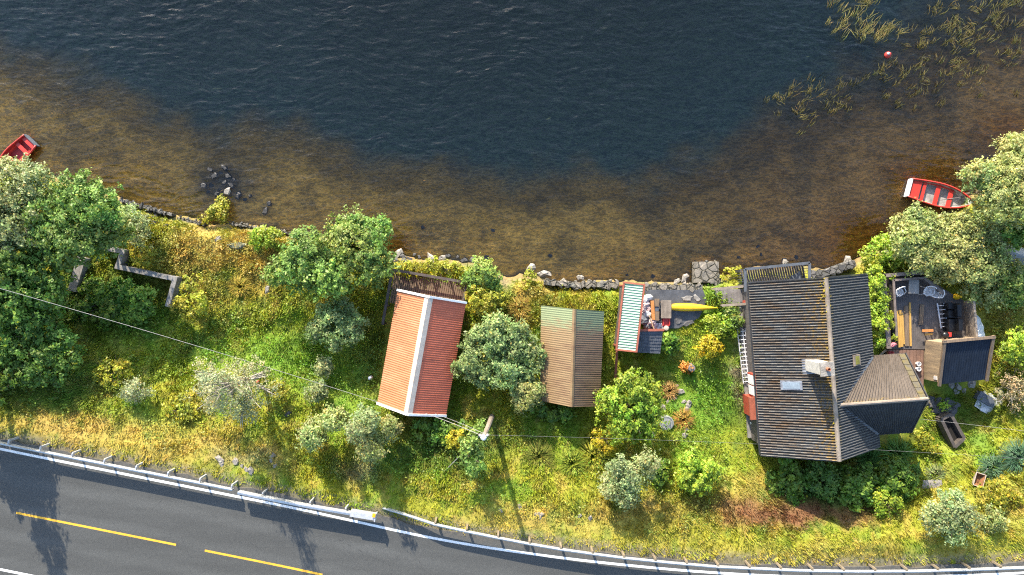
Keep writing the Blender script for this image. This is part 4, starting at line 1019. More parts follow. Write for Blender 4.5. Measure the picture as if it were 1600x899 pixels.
tree('dark green tree at the right edge behind the grey upturned boat', 1602, 352, 44, 3.6, 'dark', lobes=[(0, 0, 32), (-20, 14, 24), (10, -24, 26)])
tree('mixed yellowing tree below the big pale tree, right of the deck', 1548, 436, 46, 1.9, 'olive', dens=.55, lobes=[(-20, -8, 28), (22, -4, 28), (0, 20, 26), (-36, 14, 18), (40, 14, 22)])
tree('small tree at the right edge below the grey upturned boat', 1590, 447, 34, 2.2, 'alder', dens=.8)
# ---- shrubs
shrub('bright green climbing shrub at the corner between the house roof and the big pale tree', 1372, 396, 30, 2.2, 'bright', lobes=[(0, 0, 22), (-18, 8, 15), (14, -12, 16), (22, 10, 15), (-8, 20, 14)])
shrub('narrow leafy hedge growing between the house and the deck', 1369, 490, 40, 2.0, 'bright', lobes=[(-3, -52, 12), (-2, -36, 13), (0, -20, 14), (0, -4, 14), (1, 12, 14), (2, 28, 14), (3, 44, 12), (-4, -64, 10)])
shrub('pale bush right of the bright alder, by the low grey wall', 212, 352, 26, 2.4, 'willow', lobes=[(-6, -18, 15), (4, 2, 16), (10, 22, 14)])
shrub('yellow green bush just right of the angle of the low grey wall', 222, 395, 20, 1.5, 'weed')
shrub('bright yellow green bush at the water edge, left of the large shore tree', 418, 374, 28, 1.6, 'bright', lobes=[(-10, 0, 17), (12, 2, 17), (0, -8, 14)])
shrub('bright bush at the water edge right of the boathouse balcony', 755, 432, 30, 2.2, 'alder', lobes=[(0, -6, 20), (14, 6, 15), (-16, 4, 15)])
shrub('yellow green bush on the right side of the orange red roof', 758, 475, 34, 2.0, 'weed', lobes=[(-8, -8, 22), (12, 2, 20), (-2, 18, 20)])
shrub('low pale bush along the outside of the boathouse balcony', 668, 416, 40, 1.2, 'weed', lobes=[(-34, 4, 13), (-14, 2, 13), (6, 4, 14), (28, 6, 13), (46, 8, 13)])
shrub('yellow green bush right of the foot of the low grey wall', 300, 468, 34, 2.0, 'weed', lobes=[(0, -16, 18), (-12, 4, 16), (14, 6, 17), (0, 20, 14)])
shrub('low dark leafy thicket enclosed by the low grey wall', 195, 465, 62, 1.2, 'fern', lobes=[(-40, -5, 26), (-8, 0, 28), (25, 5, 26), (-25, 22, 24), (14, 26, 24), (-62, 18, 20)])
shrub('small blue grey bush left of the silver birch', 210, 612, 24, 1.8, 'silver')
shrub('fern patch at the foot of the silver birch', 285, 640, 30, .8, 'weed', dens=.6)
shrub('light ferns on the slope between the dark tree and the small blue grey bush', 170, 585, 34, 1.0, 'weed', dens=.7)
shrub('yellow green bush beside the small red ball', 435, 612, 27, 1.5, 'weed', lobes=[(-8, -4, 17), (10, 2, 17), (2, 12, 14)])
shrub('small pale bush above the clump of young trees', 494, 611, 18, 1.6, 'willow')
shrub('small pale bush alone in the grass right of the slope', 507, 574, 16, 1.4, 'willow')
shrub('yellow bush left of the utility pole', 712, 688, 17, 1.8, 'yellow')
shrub('dark low bushes along the gable foot of the orange red roof', 690, 672, 36, 1.0, 'fern', lobes=[(-32, -4, 14), (-12, 2, 15), (10, 6, 15), (30, 2, 14)])
shrub('broad leafed low plants beneath the brown roof', 862, 645, 30, .9, 'fern', lobes=[(-20, -4, 13), (0, 4, 14), (18, -2, 13)])
shrub('yellow bush left of the leafy green tree by the round grate', 948, 690, 26, 1.5, 'yellow', dens=.7)
shrub('vivid green round bush in the garden right of the willow bush', 1085, 737, 40, 1.9, 'bright', lobes=[(0, 0, 26), (-18, 6, 18), (18, -4, 20), (6, 18, 18), (-6, -18, 18)])
shrub('small green bush linking the willow bush and the vivid green bush', 1030, 735, 20, 1.1, 'fern')
shrub('bush with golden yellow flowers in the garden below the kayak', 1106, 541, 24, 1.2, 'yellow', lobes=[(0, 0, 14), (-10, 5, 11), (10, 4, 11), (3, -9, 11)])
shrub('lush green plants beside the pointed tip of the kayak', 1124, 508, 26, .8, 'bright', lobes=[(-14, -4, 11), (4, -4, 13), (-6, 10, 14), (12, 10, 12)])
shrub('green climber between the handrail of the steps and the house wall', 1145, 495, 14, .8, 'alder', lobes=[(0, -6, 11), (2, 8, 11)])
shrub('spiky green plant beside the slate roofed shed', 1046, 537, 17, .8, 'fern')
GD = 'dark shrubs in the shadow of the house'
shrub('leftmost dark shrub in the shadow below the house roof', 1230, 752, 34, 1.7, 'fern', GD)
shrub('dark shrub below the gable ridge of the house', 1285, 752, 34, 1.8, 'dark', GD)
shrub('dark shrub with light leaf tips, second from the right below the house', 1345, 762, 38, 1.9, 'fern', GD)
shrub('rightmost dark shrub below the wing of the house', 1402, 752, 38, 2.0, 'fern', GD)
shrub('light green shrub catching sun at the lower edge of the dark shrubs', 1385, 786, 26, 1.4, 'bright', GD, dens=.8)
shrub('fern bed along the dark stairwell pit', 1442, 690, 22, .9, 'weed', lobes=[(-12, -12, 11), (0, 0, 12), (12, 12, 11)])
shrub('pale green dome shaped bush above the road, right part', 1482, 802, 46, 2.6, 'willow', lobes=[(0, 0, 30), (-26, 4, 20), (24, 6, 22), (4, 22, 20), (0, -22, 20)])
shrub('yellow green weeds beside the wheelbarrow', 1556, 772, 34, 1.1, 'weed', lobes=[(-14, -4, 16), (8, -6, 16), (0, 12, 16), (22, 8, 14)])
shrub('dry pale shrub with bare twigs at the right edge', 1588, 610, 34, 2.2, 'dry', dens=.6, bark='pale_bark')
shrub('bright yellow green bush at the right edge below the trees', 1588, 545, 34, 2.0, 'bright', lobes=[(0, -8, 22), (8, 12, 20), (-14, 6, 16)])
shrub('bright leafy plant among the rock pile', 1476, 633, 9, .7, 'bright')
shrub('small pale bush near the right end of the road', 1555, 815, 22, 1.0, 'olive', dens=.7)
shrub('overgrown mound of yellow grass jutting into the lake', 340, 328, 26, .9, 'weed', lobes=[(6, -10, 11), (4, 2, 14), (-8, 6, 12), (-16, 12, 10), (10, 10, 9)])
shrub('grassy tuft beside the stone landing, by the black balcony', 1141, 430, 18, .8, 'weed', lobes=[(-4, 0, 10), (8, -3, 10)])
shrub('trailing weeds on the bank between the two boathouses', 828, 442, 24, .8, 'weed', lobes=[(0, -8, 12), (-8, 6, 12), (8, 10, 12)])
for i, (px, py, rr, kd, lb) in enumerate(((1393, 434, 5, 'bright', 'green plant in the top corner of the deck planter'), (1391, 490, 5, 'weed', 'upper round light green plant in the long deck planter'),
                                      (1392, 508, 5, 'weed', 'lower round light green plant in the long deck planter'), (1396, 527, 6, 'bright', 'leafy green plant at the lower end of the deck planter'))):
    g_ = P(px, py, DZ + .75); t = thing('planter_plant', lb, 'plant', (g_.x, g_.y, DZ + .6), 'plants in the deck planter')
    q, c = foliage([(g_.x, g_.y, g_.z + .05, rr * .042, rr * .042, .16)], kd, 1.6); q2 = q - np.array([g_.x, g_.y, g_.z]); q = q2 * .8 + np.array([g_.x, g_.y, g_.z])
    npmesh('leaves', q, c, 'leaf', t, tuple(g_))

# ------------------------------------------------------------------ ground cover (uncountable)
XL, XR = -36, 36
HOLES = [[W(p[0], p[1], 0) for p in poly_] for poly_ in (
    [(1005, 448), (1099, 448), (1104, 472), (1120, 478), (1120, 484), (1092, 498), (1050, 515), (1005, 515)], [(1376, 425), (1520, 455), (1545, 530), (1545, 600), (1442, 620), (1380, 560)],
    [(1165, 425), (1365, 425), (1440, 560), (1440, 690), (1195, 715)], [(606, 425), (730, 445), (730, 480), (700, 645), (595, 630)], [(845, 480), (945, 490), (938, 637), (845, 630)],
    [(1150, 480), (1185, 480), (1190, 650), (1165, 650)], [(1457, 645), (1475, 643), (1497, 690), (1485, 700)], [(770, 418), (800, 420), (800, 448), (775, 445)])]
def inpoly(x, y, poly_):
    c = np.zeros(len(x), bool); n = len(poly_)
    for i in range(n):
        (x0, y0), (x1, y1) = poly_[i], poly_[i - 1]
        cond = ((y0 > y) != (y1 > y)); xi = (x1 - x0) * (y - y0) / (y1 - y0 + 1e-12) + x0
        c ^= cond & (x < xi)
    return c
def scatter(n):
    x = rng.uniform(XL, XR, n); y = rng.uniform(-18.5, 11, n)
    ok = (y < shore(x) - .35) & (y > road(x) + .62 + .4 * vnoise(x * 1.5, y * 1.5, 6))
    for h_ in HOLES: ok &= ~inpoly(x, y, h_)
    return x[ok], y[ok]
# grass tufts
x, y = scatter(150000)
keep = rng.random(len(x)) < np.where(road(x) + 2.0 > y, .55, 1.0); x, y = x[keep], y[keep]
z = hgt(x, y); c0 = regcol(x, y)
lush = fbm(x * .6, y * .6, 111)
lawn = np.exp(-(((x - W(1110, 0)[0]) / 4) ** 2 + ((y - W(0, 620)[1]) / 4.5) ** 2) ** 2)
vergef = sstep(4, 1.0, y - road(x))
lush = np.clip(lush + (fbm(x * 2.1, y * 2.1, 221) - .5) * .9, 0, 1)
hh = (.08 + .44 * lush ** 1.8) * (1 - .6 * lawn) * (1 - .35 * vergef)
B = 4
wind = fbm(x * .5, y * .5, 121) * 6.28 * 1.5
xx, yy, zz_, hh4 = (np.repeat(a, B) for a in (x, y, z, hh)); n = len(xx)
ang = np.repeat(wind, B) + rng.normal(0, 1.1, n); lean = rng.uniform(.35, 1.25, n)
hb = hh4 * rng.uniform(.6, 1.3, n)
xx = xx + rng.normal(0, .07, n); yy = yy + rng.normal(0, .07, n)
dirx, diry = np.cos(ang), np.sin(ang)
bw = rng.uniform(.018, .04, n)
base = np.stack([xx, yy, zz_ - .03], 1); tip = base + np.stack([dirx * np.sin(lean) * hb, diry * np.sin(lean) * hb, np.cos(lean) * hb + .03], 1)
sd = np.stack([-diry, dirx, np.zeros(n)], 1) * bw[:, None]
q = np.stack([base - sd, base + sd, tip + sd * .45, tip - sd * .45], 1)
c0 = c0 * np.exp((fbm(x * 2.6, y * 2.6, 201) - .5) * 1.1)[:, None]; hs_ = (fbm(x * 1.6, y * 1.6, 211) - .5) * .5; c0[:, 0] *= np.exp(hs_)
cc = vary(np.repeat(c0 * np.exp(rng.normal(0, .08, (len(x), 1))), B, 0), n, .08, .05)
straw = rng.random(n) < .06; cc[straw] = cc[straw] * .5 + np.array([.34, .25, .10]) * .5
go2 = npmesh('grass', q, cc, 'blade'); tag(go2, 'yellow green rough grass covering the slope between lake and road', 'grass', kind='stuff')
# broad leafed weeds
x, y = scatter(22000)
m_ = fbm(x * .45, y * .45, 131); keep = (m_ > .47) & (rng.random(len(x)) < .8) & (y > road(x) + 2.2); x, y = x[keep], y[keep]
z = hgt(x, y); c0 = regcol(x, y)
n1 = len(x); B = 6
cc0 = vary(c0 * np.array([.85, .98, 1.0]), n1, .16, .08)
pos = np.stack([np.repeat(x, B), np.repeat(y, B), np.repeat(z, B)], 1) + rng.normal(size=(n1 * B, 3)) * np.array([.14, .14, .08]) + np.array([0, 0, .22])
hv = np.repeat(.35 * fbm(x * 1.5, y * 1.5, 141), B); pos[:, 2] += hv
nr = rng.normal(size=(n1 * B, 3)) * .5 + np.array([0, .1, .8])
q = leafquads(pos, nr, np.full(n1 * B, .14)); cc = vary(np.repeat(cc0, B, 0), n1 * B, .15, .08)
tag(npmesh('undergrowth', q, cc, 'leaf'), 'low broad leafed weeds spread through the grass', 'undergrowth', kind='stuff')
# tall dry ornamental tussocks: countable
def tussock(label, px, py, rpx, hgt_, col, group=None, n=420):
    g_ = G(px, py); r = rpx * K(g_.z)
    t = tag(bpy.data.objects.new('x', None), label, 'grass tuft'); bpy.data.objects.remove(t)
    a = rng.uniform(0, 6.283, n); l = rng.uniform(.12, 1.0, n) * r
    b_ = np.stack([g_.x + np.cos(a) * .06, g_.y + np.sin(a) * .06, np.full(n, g_.z)], 1)
    mid_ = b_ + np.stack([np.cos(a) * l * .55, np.sin(a) * l * .55, hgt_ * rng.uniform(.4, .8, n)], 1); tip_ = b_ + np.stack([np.cos(a) * l, np.sin(a) * l, hgt_ * rng.uniform(.2, .8, n)], 1)
    s_ = np.stack([-np.sin(a), np.cos(a), np.zeros(n)], 1) * .022
    q_ = np.concatenate([np.stack([b_ - s_, b_ + s_, mid_ + s_, mid_ - s_], 1), np.stack([mid_ - s_, mid_ + s_, tip_ + s_ * .3, tip_ - s_ * .3], 1)])
    c_ = vary(col, n, .25, .12); o = npmesh('grass_tuft', q_, np.concatenate([c_, c_]), 'blade', None, tuple(g_))
    return tag(o, label, 'grass tuft', group)
TG = 'large tussocks of long grass'
tussock('large yellow green tussock nearest the grey willow bush', 925, 712, 30, .7, (.28, .28, .03), TG)
tussock('large light green tussock, second to the left from the grey willow bush', 893, 722, 28, .7, (.22, .27, .03), TG)
tussock('olive tussock below the brown roof, leftmost of the row of tussocks', 842, 712, 28, .6, (.18, .19, .03), TG)
tussock('golden ornamental grass beside the round grate', 1066, 655, 20, .55, (.36, .22, .05), TG)
tussock('tan ornamental grass above the garden rocks', 1045, 610, 16, .5, (.38, .24, .08), TG)
tussock('spiky yellow grass clump on the dry bank left of the large shore tree', 378, 448, 20, .5, (.33, .26, .04), TG)
tussock('tan grass clump above the dry bank beside the bright shore bush', 440, 412, 18, .5, (.36, .24, .06), TG)
tussock('golden grass clump on the bank between the boathouses', 812, 482, 22, .5, (.34, .24, .05), TG)
tussock('pale tuft with purple grey leaves in the shade below the house', 1458, 742, 20, .5, (.20, .24, .09), TG)
tussock('large blue green spiky plant at the right edge below the trees', 1582, 712, 32, .9, (.09, .17, .09), 'spiky plants', 600)
tussock('smaller blue green spiky plant above the wheelbarrow', 1545, 728, 24, .7, (.10, .18, .09), 'spiky plants', 460)
tussock('fern like palm leaves against the lower side of the house wing', 1395, 706, 30, 1.0, (.10, .20, .04), 'spiky plants', 420)
tussock('fern like palm leaves below the gable ridge, at the edge of the roof', 1352, 712, 28, .8, (.09, .19, .04), 'spiky plants', 420)
# reeds standing in the lake
RC = []
def rd(px, py, rx_, ry_, n, ln, bright=1.0):
    RC.append((px, py, rx_ * 1.15, ry_ * 1.15, int(n * 1.9), ln * .95, bright))
for a in ((1345, 40, 32, 30, 130, 1.1, 1.5), (1375, 55, 24, 18, 90, 1.0, 1.4), (1322, 42, 20, 10, 60, 1.0, 1.5), (1310, 15, 12, 12, 20, .8, 1.1), (1350, 5, 16, 8, 40, .9, 1.3), (1440, 120, 60, 30, 90, .8, .9),
          (1385, 110, 30, 24, 60, .8, .8), (1500, 90, 60, 40, 180, .8, 1.0), (1540, 40, 50, 40, 170, .9, 1.1), (1585, 20, 30, 40, 110, .9, 1.0), (1480, 50, 40, 30, 90, .8, 1.0), (1430, 70, 30, 20, 50, .7, .9), (1590, 85, 25, 25, 60, .7, .8),
          (1255, 160, 60, 26, 110, .7, .85), (1300, 175, 40, 25, 60, .7, .85), (1225, 150, 30, 20, 30, .6, .9), (1345, 150, 40, 24, 60, .7, .7), (1480, 150, 60, 22, 60, .7, .7), (1280, 130, 30, 16, 30, .6, .8), (1420, 170, 30, 20, 30, .6, .7), (1450, 15, 60, 20, 40, .8, .8)): rd(*a)
Q = []; C = []
for (px, py, rx_, ry_, n, ln, br) in RC:
    k = K(LAKE); nc = max(3, n // 6); cx = 800 + 0; cxs = rng.normal(px, rx_ * .5, nc); cys = rng.normal(py, ry_ * .5, nc); wv = rng.integers(0, nc, n)
    n_ = n
    X0 = (cxs[wv] + rng.normal(0, 3.4, n) - 800) * k; Y0 = (449.5 - cys[wv] - rng.normal(0, 2.0, n)) * k
    ang = (R(58) + rng.normal(0, .3, nc))[wv] + rng.normal(0, .22, n); flip = np.where((rng.random(nc) < .10)[wv], R(80), 0); ang = ang + flip
    l = ln * rng.uniform(.4, 1.0, n); b_ = np.stack([X0, Y0, np.full(n, LAKE - .1)], 1); d_ = np.stack([np.cos(ang), np.sin(ang), np.zeros(n)], 1)
    bend = np.stack([-np.sin(ang), np.cos(ang), np.zeros(n)], 1) * rng.normal(0, .12, n)[:, None] * l[:, None]
    m1 = b_ + d_ * (l * .5)[:, None] + np.array([0, 0, .24]) ; t1 = b_ + d_ * l[:, None] + bend + np.array([0, 0, .20]); s_ = np.stack([-np.sin(ang), np.cos(ang), np.zeros(n)], 1) * .0125
    sub = np.where((rng.random(nc) < .5)[wv], -.30, 0.0)[:, None] * np.array([0, 0, 1.0]); b_, m1, t1 = b_ + sub, m1 + sub, t1 + sub
    Q += [np.stack([b_ - s_, b_ + s_, m1 + s_, m1 - s_], 1), np.stack([m1 - s_, m1 + s_, t1 + s_ * .3, t1 - s_ * .3], 1)]
    c_ = vary(np.array([.14, .12, .038]) * br, n, .3, .12); C += [c_, c_]
tag(npmesh('reeds', np.concatenate(Q), np.concatenate(C), 'blade'), 'olive reeds rising out of the dark lake water at upper right', 'reeds', kind='stuff')

# ------------------------------------------------------------------ boats
def rowboat(label, bow, stern, beam, hullm, inm, seatm, seats, whitetip=None, z=LAKE):
    """bow, stern: world (x, y)"""
    b_, s_ = Vector(bow), Vector(stern); d = (b_ - s_); Lb = d.length; d = d / Lb; n2 = Vector((-d.y, d.x))
    t = thing('rowboat', label, 'rowboat', ((b_.x + s_.x) / 2, (b_.y + s_.y) / 2, z), 'red rowboats at the shore')
    st = 15
    def hw(u): return beam / 2 * (.80 + .22 * math.sin(min(u, .5) * math.pi)) * (1 - max(0, (u - .42) / .58) ** 2.3)
    def fb(u): return .40 + .18 * u * u
    def pt(u, w_, zz): q_ = s_ + d * (u * Lb) + n2 * w_; return (q_.x, q_.y, z + zz)
    us = [i / (st - 1) for i in range(st)]
    mb = MB(); m_ = 7
    for u in us:
        h_ = max(hw(u), .012)
        for k in range(m_):
            a = -1 + 2 * k / (m_ - 1); mb.v.append(pt(u, h_ * (math.copysign(abs(a) ** .6, a)), -.14 + (fb(u) + .14) * abs(a) ** 2.2))
    for i in range(st - 1):
        for k in range(m_ - 1): mb.f.append((i * m_ + k, i * m_ + k + 1, (i + 1) * m_ + k + 1, (i + 1) * m_ + k))
    mb.build('hull', hullm, t, smooth=True)
    mb = MB()
    for u in us:
        h_ = max(hw(u) - .06, .006)
        prof = [(-h_, fb(u) - .03), (-h_ * .93, .16), (-h_ * .80, .07), (h_ * .80, .07), (h_ * .93, .16), (h_, fb(u) - .03)]
        for w_, zz in prof: mb.v.append(pt(.012 + u * .965, w_, zz))
    for i in range(st - 1):
        for k in range(5): mb.f.append((i * 6 + k, (i + 1) * 6 + k, (i + 1) * 6 + k + 1, i * 6 + k + 1))
    mb.f.append(tuple(range(6))); mb.build('interior', inm, t)
    mb = MB()
    for sg in (-1, 1): mb.tube([pt(u, sg * max(hw(u) - .01, 0), fb(u)) for u in us], .055, 6)
    mb.build('gunwale', hullm, t, smooth=True)
    mb = MB(); h0 = hw(0)
    mb.hexa([pt(-.012, -h0, -.05), pt(.012, -h0, -.05), pt(.012, h0, -.05), pt(-.012, h0, -.05)], [pt(-.012, -h0, fb(0) + .03), pt(.012, -h0, fb(0) + .03), pt(.012, h0, fb(0) + .03), pt(-.012, h0, fb(0) + .03)])
    mb.build('transom', whitetip or hullm, t)
    for (u0, u1) in seats:
        a, b2_ = hw(u0) - .05, hw(u1) - .05
        mb = MB(); mb.hexa([pt(u0, -a, .27), pt(u1, -b2_, .27), pt(u1, b2_, .27), pt(u0, a, .27)], [pt(u0, -a, .31), pt(u1, -b2_, .31), pt(u1, b2_, .31), pt(u0, a, .31)]); mb.build('seat', seatm, t)
    mb = MB(); a = hw(.86); mb.add([pt(.86, -a + .03, fb(.86) - .05), pt(.985, 0, fb(.98) + .01), pt(.86, a - .03, fb(.86) - .05), pt(.86, 0, fb(.86) + .02)], [(0, 1, 3), (3, 1, 2)]); mb.build('bow_deck', 'white_paint' if whitetip else seatm, t)
    return t, pt
bt, ptf = rowboat('red rowboat with white interior and red benches, afloat at the right shore', W(1522, 319, LAKE + .4), W(1422, 293, LAKE + .4), 1.55, 'red_boat', 'boat_in', 'red_boat', [(.03, .17), (.20, .245), (.40, .465), (.60, .67)], 'white_paint')
mb = MB(); a, b = Vector(ptf(.50, -.3, .30)), Vector(ptf(.80, .25, .34)); mb.tube([a, b], .025, 6); mb.box(b, (.34, .13, .02), math.atan2(b.y - a.y, b.x - a.x)); tag(mb.build('oar', 'grey_wood', origin=a), 'grey oar lying inside the rowboat with white interior', 'oar')
rowboat('all red dinghy half hidden under the willow at the left edge', W(-4, 272, LAKE + .4), W(47, 219, LAKE + .4), 1.35, 'red_boat', 'dark_red', 'red_boat', [(.02, .12), (.22, .30), (.55, .63)], 'grey_paint')
a = Vector(ptf(.97, 0, .5)); b = Vector((*W(1552, 330, -.4), -.35)); item_rope = MB().tube([a, a.lerp(b, .5) - Vector((0, 0, .18)), b], .016, 5)
tag(item_rope.build('mooring_rope', 'old_wood', origin=a), 'mooring rope running from the bow of the rowboat with white interior to the bank', 'rope')
p = P(1389, 85, LAKE + .2)
by = thing('buoy', 'round red and white mooring buoy floating among the reeds', 'buoy', (p.x, p.y, LAKE))
MB().lathe((p.x, p.y, LAKE - .06), [(.02, -.15), (.16, -.08), (.215, .06), (.215, .16), (.15, .29), (.05, .34)], 18).build('float', 'red_boat', by, smooth=True)
MB().lathe((p.x - .06, p.y + .03, LAKE + .26), [(.10, 0), (.075, .05), (.03, .08), (.03, .14), (.01, .14)], 12).build('cap', 'white_paint', by, smooth=True)
# kayak
a, b = P(1046, 480, .4), P(1122, 481.5, .4); d = (b - a); Lk = d.length; d = d / Lk; n2 = Vector((-d.y, d.x, 0))
mb = MB(); us = [i / 22 for i in range(23)]; m_ = 10
for u in us:
    w_ = .31 * (math.sin(math.pi * (.12 + .88 * u)) ** .9 if u > .36 else (.55 + .45 * math.sin(u / .36 * math.pi / 2))) ; w_ = max(w_ * (1 - .35 * u), .02)
    for k in range(m_):
        an = 2 * math.pi * k / m_; q_ = a + d * (u * Lk) + n2 * (w_ * math.cos(an)); hz = .20 * (w_ / .36) ** .5
        mb.v.append((q_.x, q_.y, .28 + hz * math.sin(an) * (1.25 if math.sin(an) > 0 else .8) + (.10 * u ** 3)))
for i in range(22):
    for k in range(m_): mb.f.append((i * m_ + k, i * m_ + (k + 1) % m_, (i + 1) * m_ + (k + 1) % m_, (i + 1) * m_ + k))
mb.f += [tuple(range(m_ - 1, -1, -1)), tuple(22 * m_ + k for k in range(m_))]
tag(mb.build('kayak', 'yellow', origin=(a + b) / 2 - Vector((0, 0, .4)), smooth=True), 'bright yellow kayak lying upturned on the grey slabs', 'kayak')
# grey upturned boat at the right edge
a, b = P(1568, 386, .7), P(1622, 408, .7); d = (b - a); Lk = d.length; d = d / Lk; n2 = Vector((-d.y, d.x, 0)); zb = H((a + b).x / 2, (a + b).y / 2)
mb = MB(); m_ = 9
for i in range(13):
    u = i / 12; w_ = .62 * max(.04, math.sin(math.pi * min(.5, .06 + u * .9)))
    for k in range(m_):
        an = math.pi * k / (m_ - 1); q_ = a + d * (u * Lk) + n2 * (w_ * math.cos(an)); mb.v.append((q_.x, q_.y, zb + .15 + .5 * math.sin(an) ** .8 * (w_ / .62) ** .4 + (.03 if k == 4 else 0)))
for i in range(12):
    for k in range(m_ - 1): mb.f.append((i * m_ + k, i * m_ + k + 1, (i + 1) * m_ + k + 1, (i + 1) * m_ + k))
mb.f.append(tuple(range(m_ - 1, -1, -1))); mb.f.append(tuple(12 * m_ + k for k in range(m_)))
tag(mb.build('upturned_boat', 'boat_in', origin=(a + b) / 2), 'pale grey upturned boat under the trees at the right edge', 'boat')

# ------------------------------------------------------------------ stones and walls
def stone(name, label, px, py, r, mat='stone', group=None, z=None, flat=.75, cat='rock'):
    g_ = G(px, py); zz_ = g_.z if z is None else z
    r = r if hasattr(r, '__len__') else (r, r * random.uniform(.7, 1), r * random.uniform(.5, .75))
    return tag(MB().blob((g_.x, g_.y, zz_), r, random.randrange(9999), 7, 5, .26, flat).build(name, mat, origin=(g_.x, g_.y, zz_)), label, cat, group)
def stonewall(label, pts, wdt, z0, z1, mat, sz=.42, name='stone_wall'):
    pts = [Vector((*p, 0)) for p in pts]; mb = MB(); k = 0
    for i in range(len(pts) - 1):
        a, b = pts[i], pts[i + 1]; n = max(1, int((b - a).length / sz)); d = (b - a).normalized(); n2 = Vector((-d.y, d.x, 0))
        lo_ = min(z0, z1); mb.bar((a.x, a.y, (lo_ + z1) / 2 - .08), (b.x, b.y, (lo_ + z1) / 2 - .08), wdt * .75, z1 - lo_)
        for j in range(n):
            for row in (-.25, .25):
                q_ = a.lerp(b, (j + random.uniform(.3, .7)) / n) + n2 * (row * wdt + random.uniform(-.05, .05)); k += 1
                mb.blob((q_.x, q_.y, z1 - .12 + random.uniform(-.06, .04)), (sz * random.uniform(.4, .8), wdt * random.uniform(.3, .5), .16), k, 6, 4, .3, .5)
    return tag(mb.build(name, {'stone': 'masonry', 'mossy': 'masonry', 'dark_stone': 'dark_masonry'}[mat], origin=pts[0] + Vector((0, 0, z0))), label, 'stone wall')
stonewall('old stone quay wall above the brown roofed boathouse', [W(850, 441, 0), W(905, 445, 0), W(968, 444, 0)], .42, -1.6, -.02, 'mossy')
stonewall('stone quay wall between the green shed and the stone landing', [W(1006, 448, .1), W(1050, 449, .1), W(1098, 449, .1)], .46, -1.6, .12, 'stone')
stonewall('rough stone wall at the lake side between balcony and big pale tree', [W(1268, 430, 0), W(1300, 425, 0), W(1338, 411, 0)], .5, -1.6, .0, 'dark_stone')
stonewall('thin stone edge of the shore below the bright alder', [W(186, 312, -.6), W(230, 325, -.6), W(268, 336, -.6)], .22, -1.7, -.55, 'dark_stone', .3)
stonewall('low line of shore stones left of the grassy mound', [W(275, 341, -.7), W(320, 350, -.7)], .2, -1.7, -.75, 'stone', .25)
stonewall('low line of shore stones right of the grassy mound', [W(360, 349, -.7), W(400, 356, -.7), W(460, 366, -.7)], .2, -1.7, -.75, 'stone', .25)
mb = MB(); mb.prism([W(1086, 409, -.5), W(1124, 409, -.5), W(1124, 441, -.5), W(1085, 442, -.5)], -1.9, -.62)
for i in range(22):
    px, py = random.uniform(1089, 1121), random.uniform(412, 440); x_, y_ = W(px, py, -.6); r_ = random.uniform(.2, .42); mb.blob((x_, y_, -.70 + .0031 * i), (r_, r_ * .8, .12), i, 7, 5, .22, .55)
tag(mb.build('stone_landing', 'masonry', origin=(*W(1104, 425, -1), -1.2)), 'square stone landing stage jutting into the lake', 'landing stage')
sl = MB().prism([W(p_[0], p_[1], .03) for p_ in ((1008, 453), (1098, 453), (1104, 470), (1092, 497), (1060, 513), (1008, 515))], -.3, .09)
tag(sl.build('paved_yard', 'wet_slab', origin=(*W(1055, 480, 0), 0)), 'dark slab paving behind the quay wall, under the kayak', 'paving', kind='structure')
for i, (px, py, r_, lb) in enumerate(((1073, 466, .42, 'pale slab lying on the dark paving above the kayak'), (1060, 500, .45, 'grey slab on the paving below the kayak'), (1088, 466, .3, 'smaller grey slab near the tip of the kayak'), (1075, 505, .35, 'brown slab at the lower edge of the paving'))):
    stone('paving_slab', lb, px, py, (r_, r_ * .6, .08), 'dark_stone' if i % 2 else 'concrete', None, .1, .5, 'slab')
# loose rocks by place
def rocks(label, group, pts, mat='stone', rr=(.12, .3), z=None):
    for (px, py) in pts: stone('rock', label, px, py, random.uniform(*rr), mat, group, z)
stone('boulder', 'large pale boulder at the water edge above the boathouse balcony', 675, 407, (.5, .3, .35)); stone('boulder', 'white boulder right of the large pale one above the balcony', 692, 404, .24)
stone('boulder', 'dark round boulder at the water edge right of the balcony', 738, 406, .22, 'dark_stone'); stone('boulder', 'tan boulder beside the large shore tree', 622, 398, (.42, .28, .3))
stone('boulder', 'upright pale boulder on the bank between the boathouses', 829, 420, (.36, .26, .3)); stone('boulder', 'long grey boulder at the start of the quay wall', 849, 428, (.26, .5, .35))
stone('boulder', 'small grey rock in the water above the quay wall', 907, 434, .24, z=-1.2); stone('boulder', 'pale boulder in the mouth of the stones by the grassy mound', 356, 300, (.34, .22, .2), z=-1.15)
stone('boulder', 'white rock beside the wall right of the balcony', 1323, 408, .34); stone('boulder', 'white stone against the lake side of the black balcony', 1227, 411, .3); stone('boulder', 'pale rock left of the stone landing, nearest to it', 1070, 435, .3); stone('boulder', 'pale rock left of the stone landing, farther from it', 1058, 439, .26)
rocks('dark wet rock in the shallow water above the boathouse balcony', 'dark wet rocks near the balcony', [(630, 402), (640, 405), (655, 402), (700, 400), (715, 402), (725, 407), (745, 410), (648, 398), (610, 402), (615, 408), (633, 410)], 'dark_stone')
rocks('dark rock of the stony spit by the grassy mound', 'dark rocks of the stony spit', [(330, 290), (342, 296), (350, 285), (335, 275), (360, 290), (372, 305), (325, 300), (345, 270), (318, 290), (355, 275), (382, 312), (338, 303), (365, 280), (390, 306), (420, 318), (414, 330), (350, 262), (328, 265)], 'wet_rock', (.12, .26), z=-1.27)
rocks('stone of the dark rubble bank below the bright alder', 'rubble bank stones', [(200 + (i % 9) * 7 + random.uniform(-3, 3), 324 + (i // 9) * 7 + (i % 9) * 1.6 + random.uniform(-2, 2)) for i in range(27)], 'dark_stone', (.1, .2))
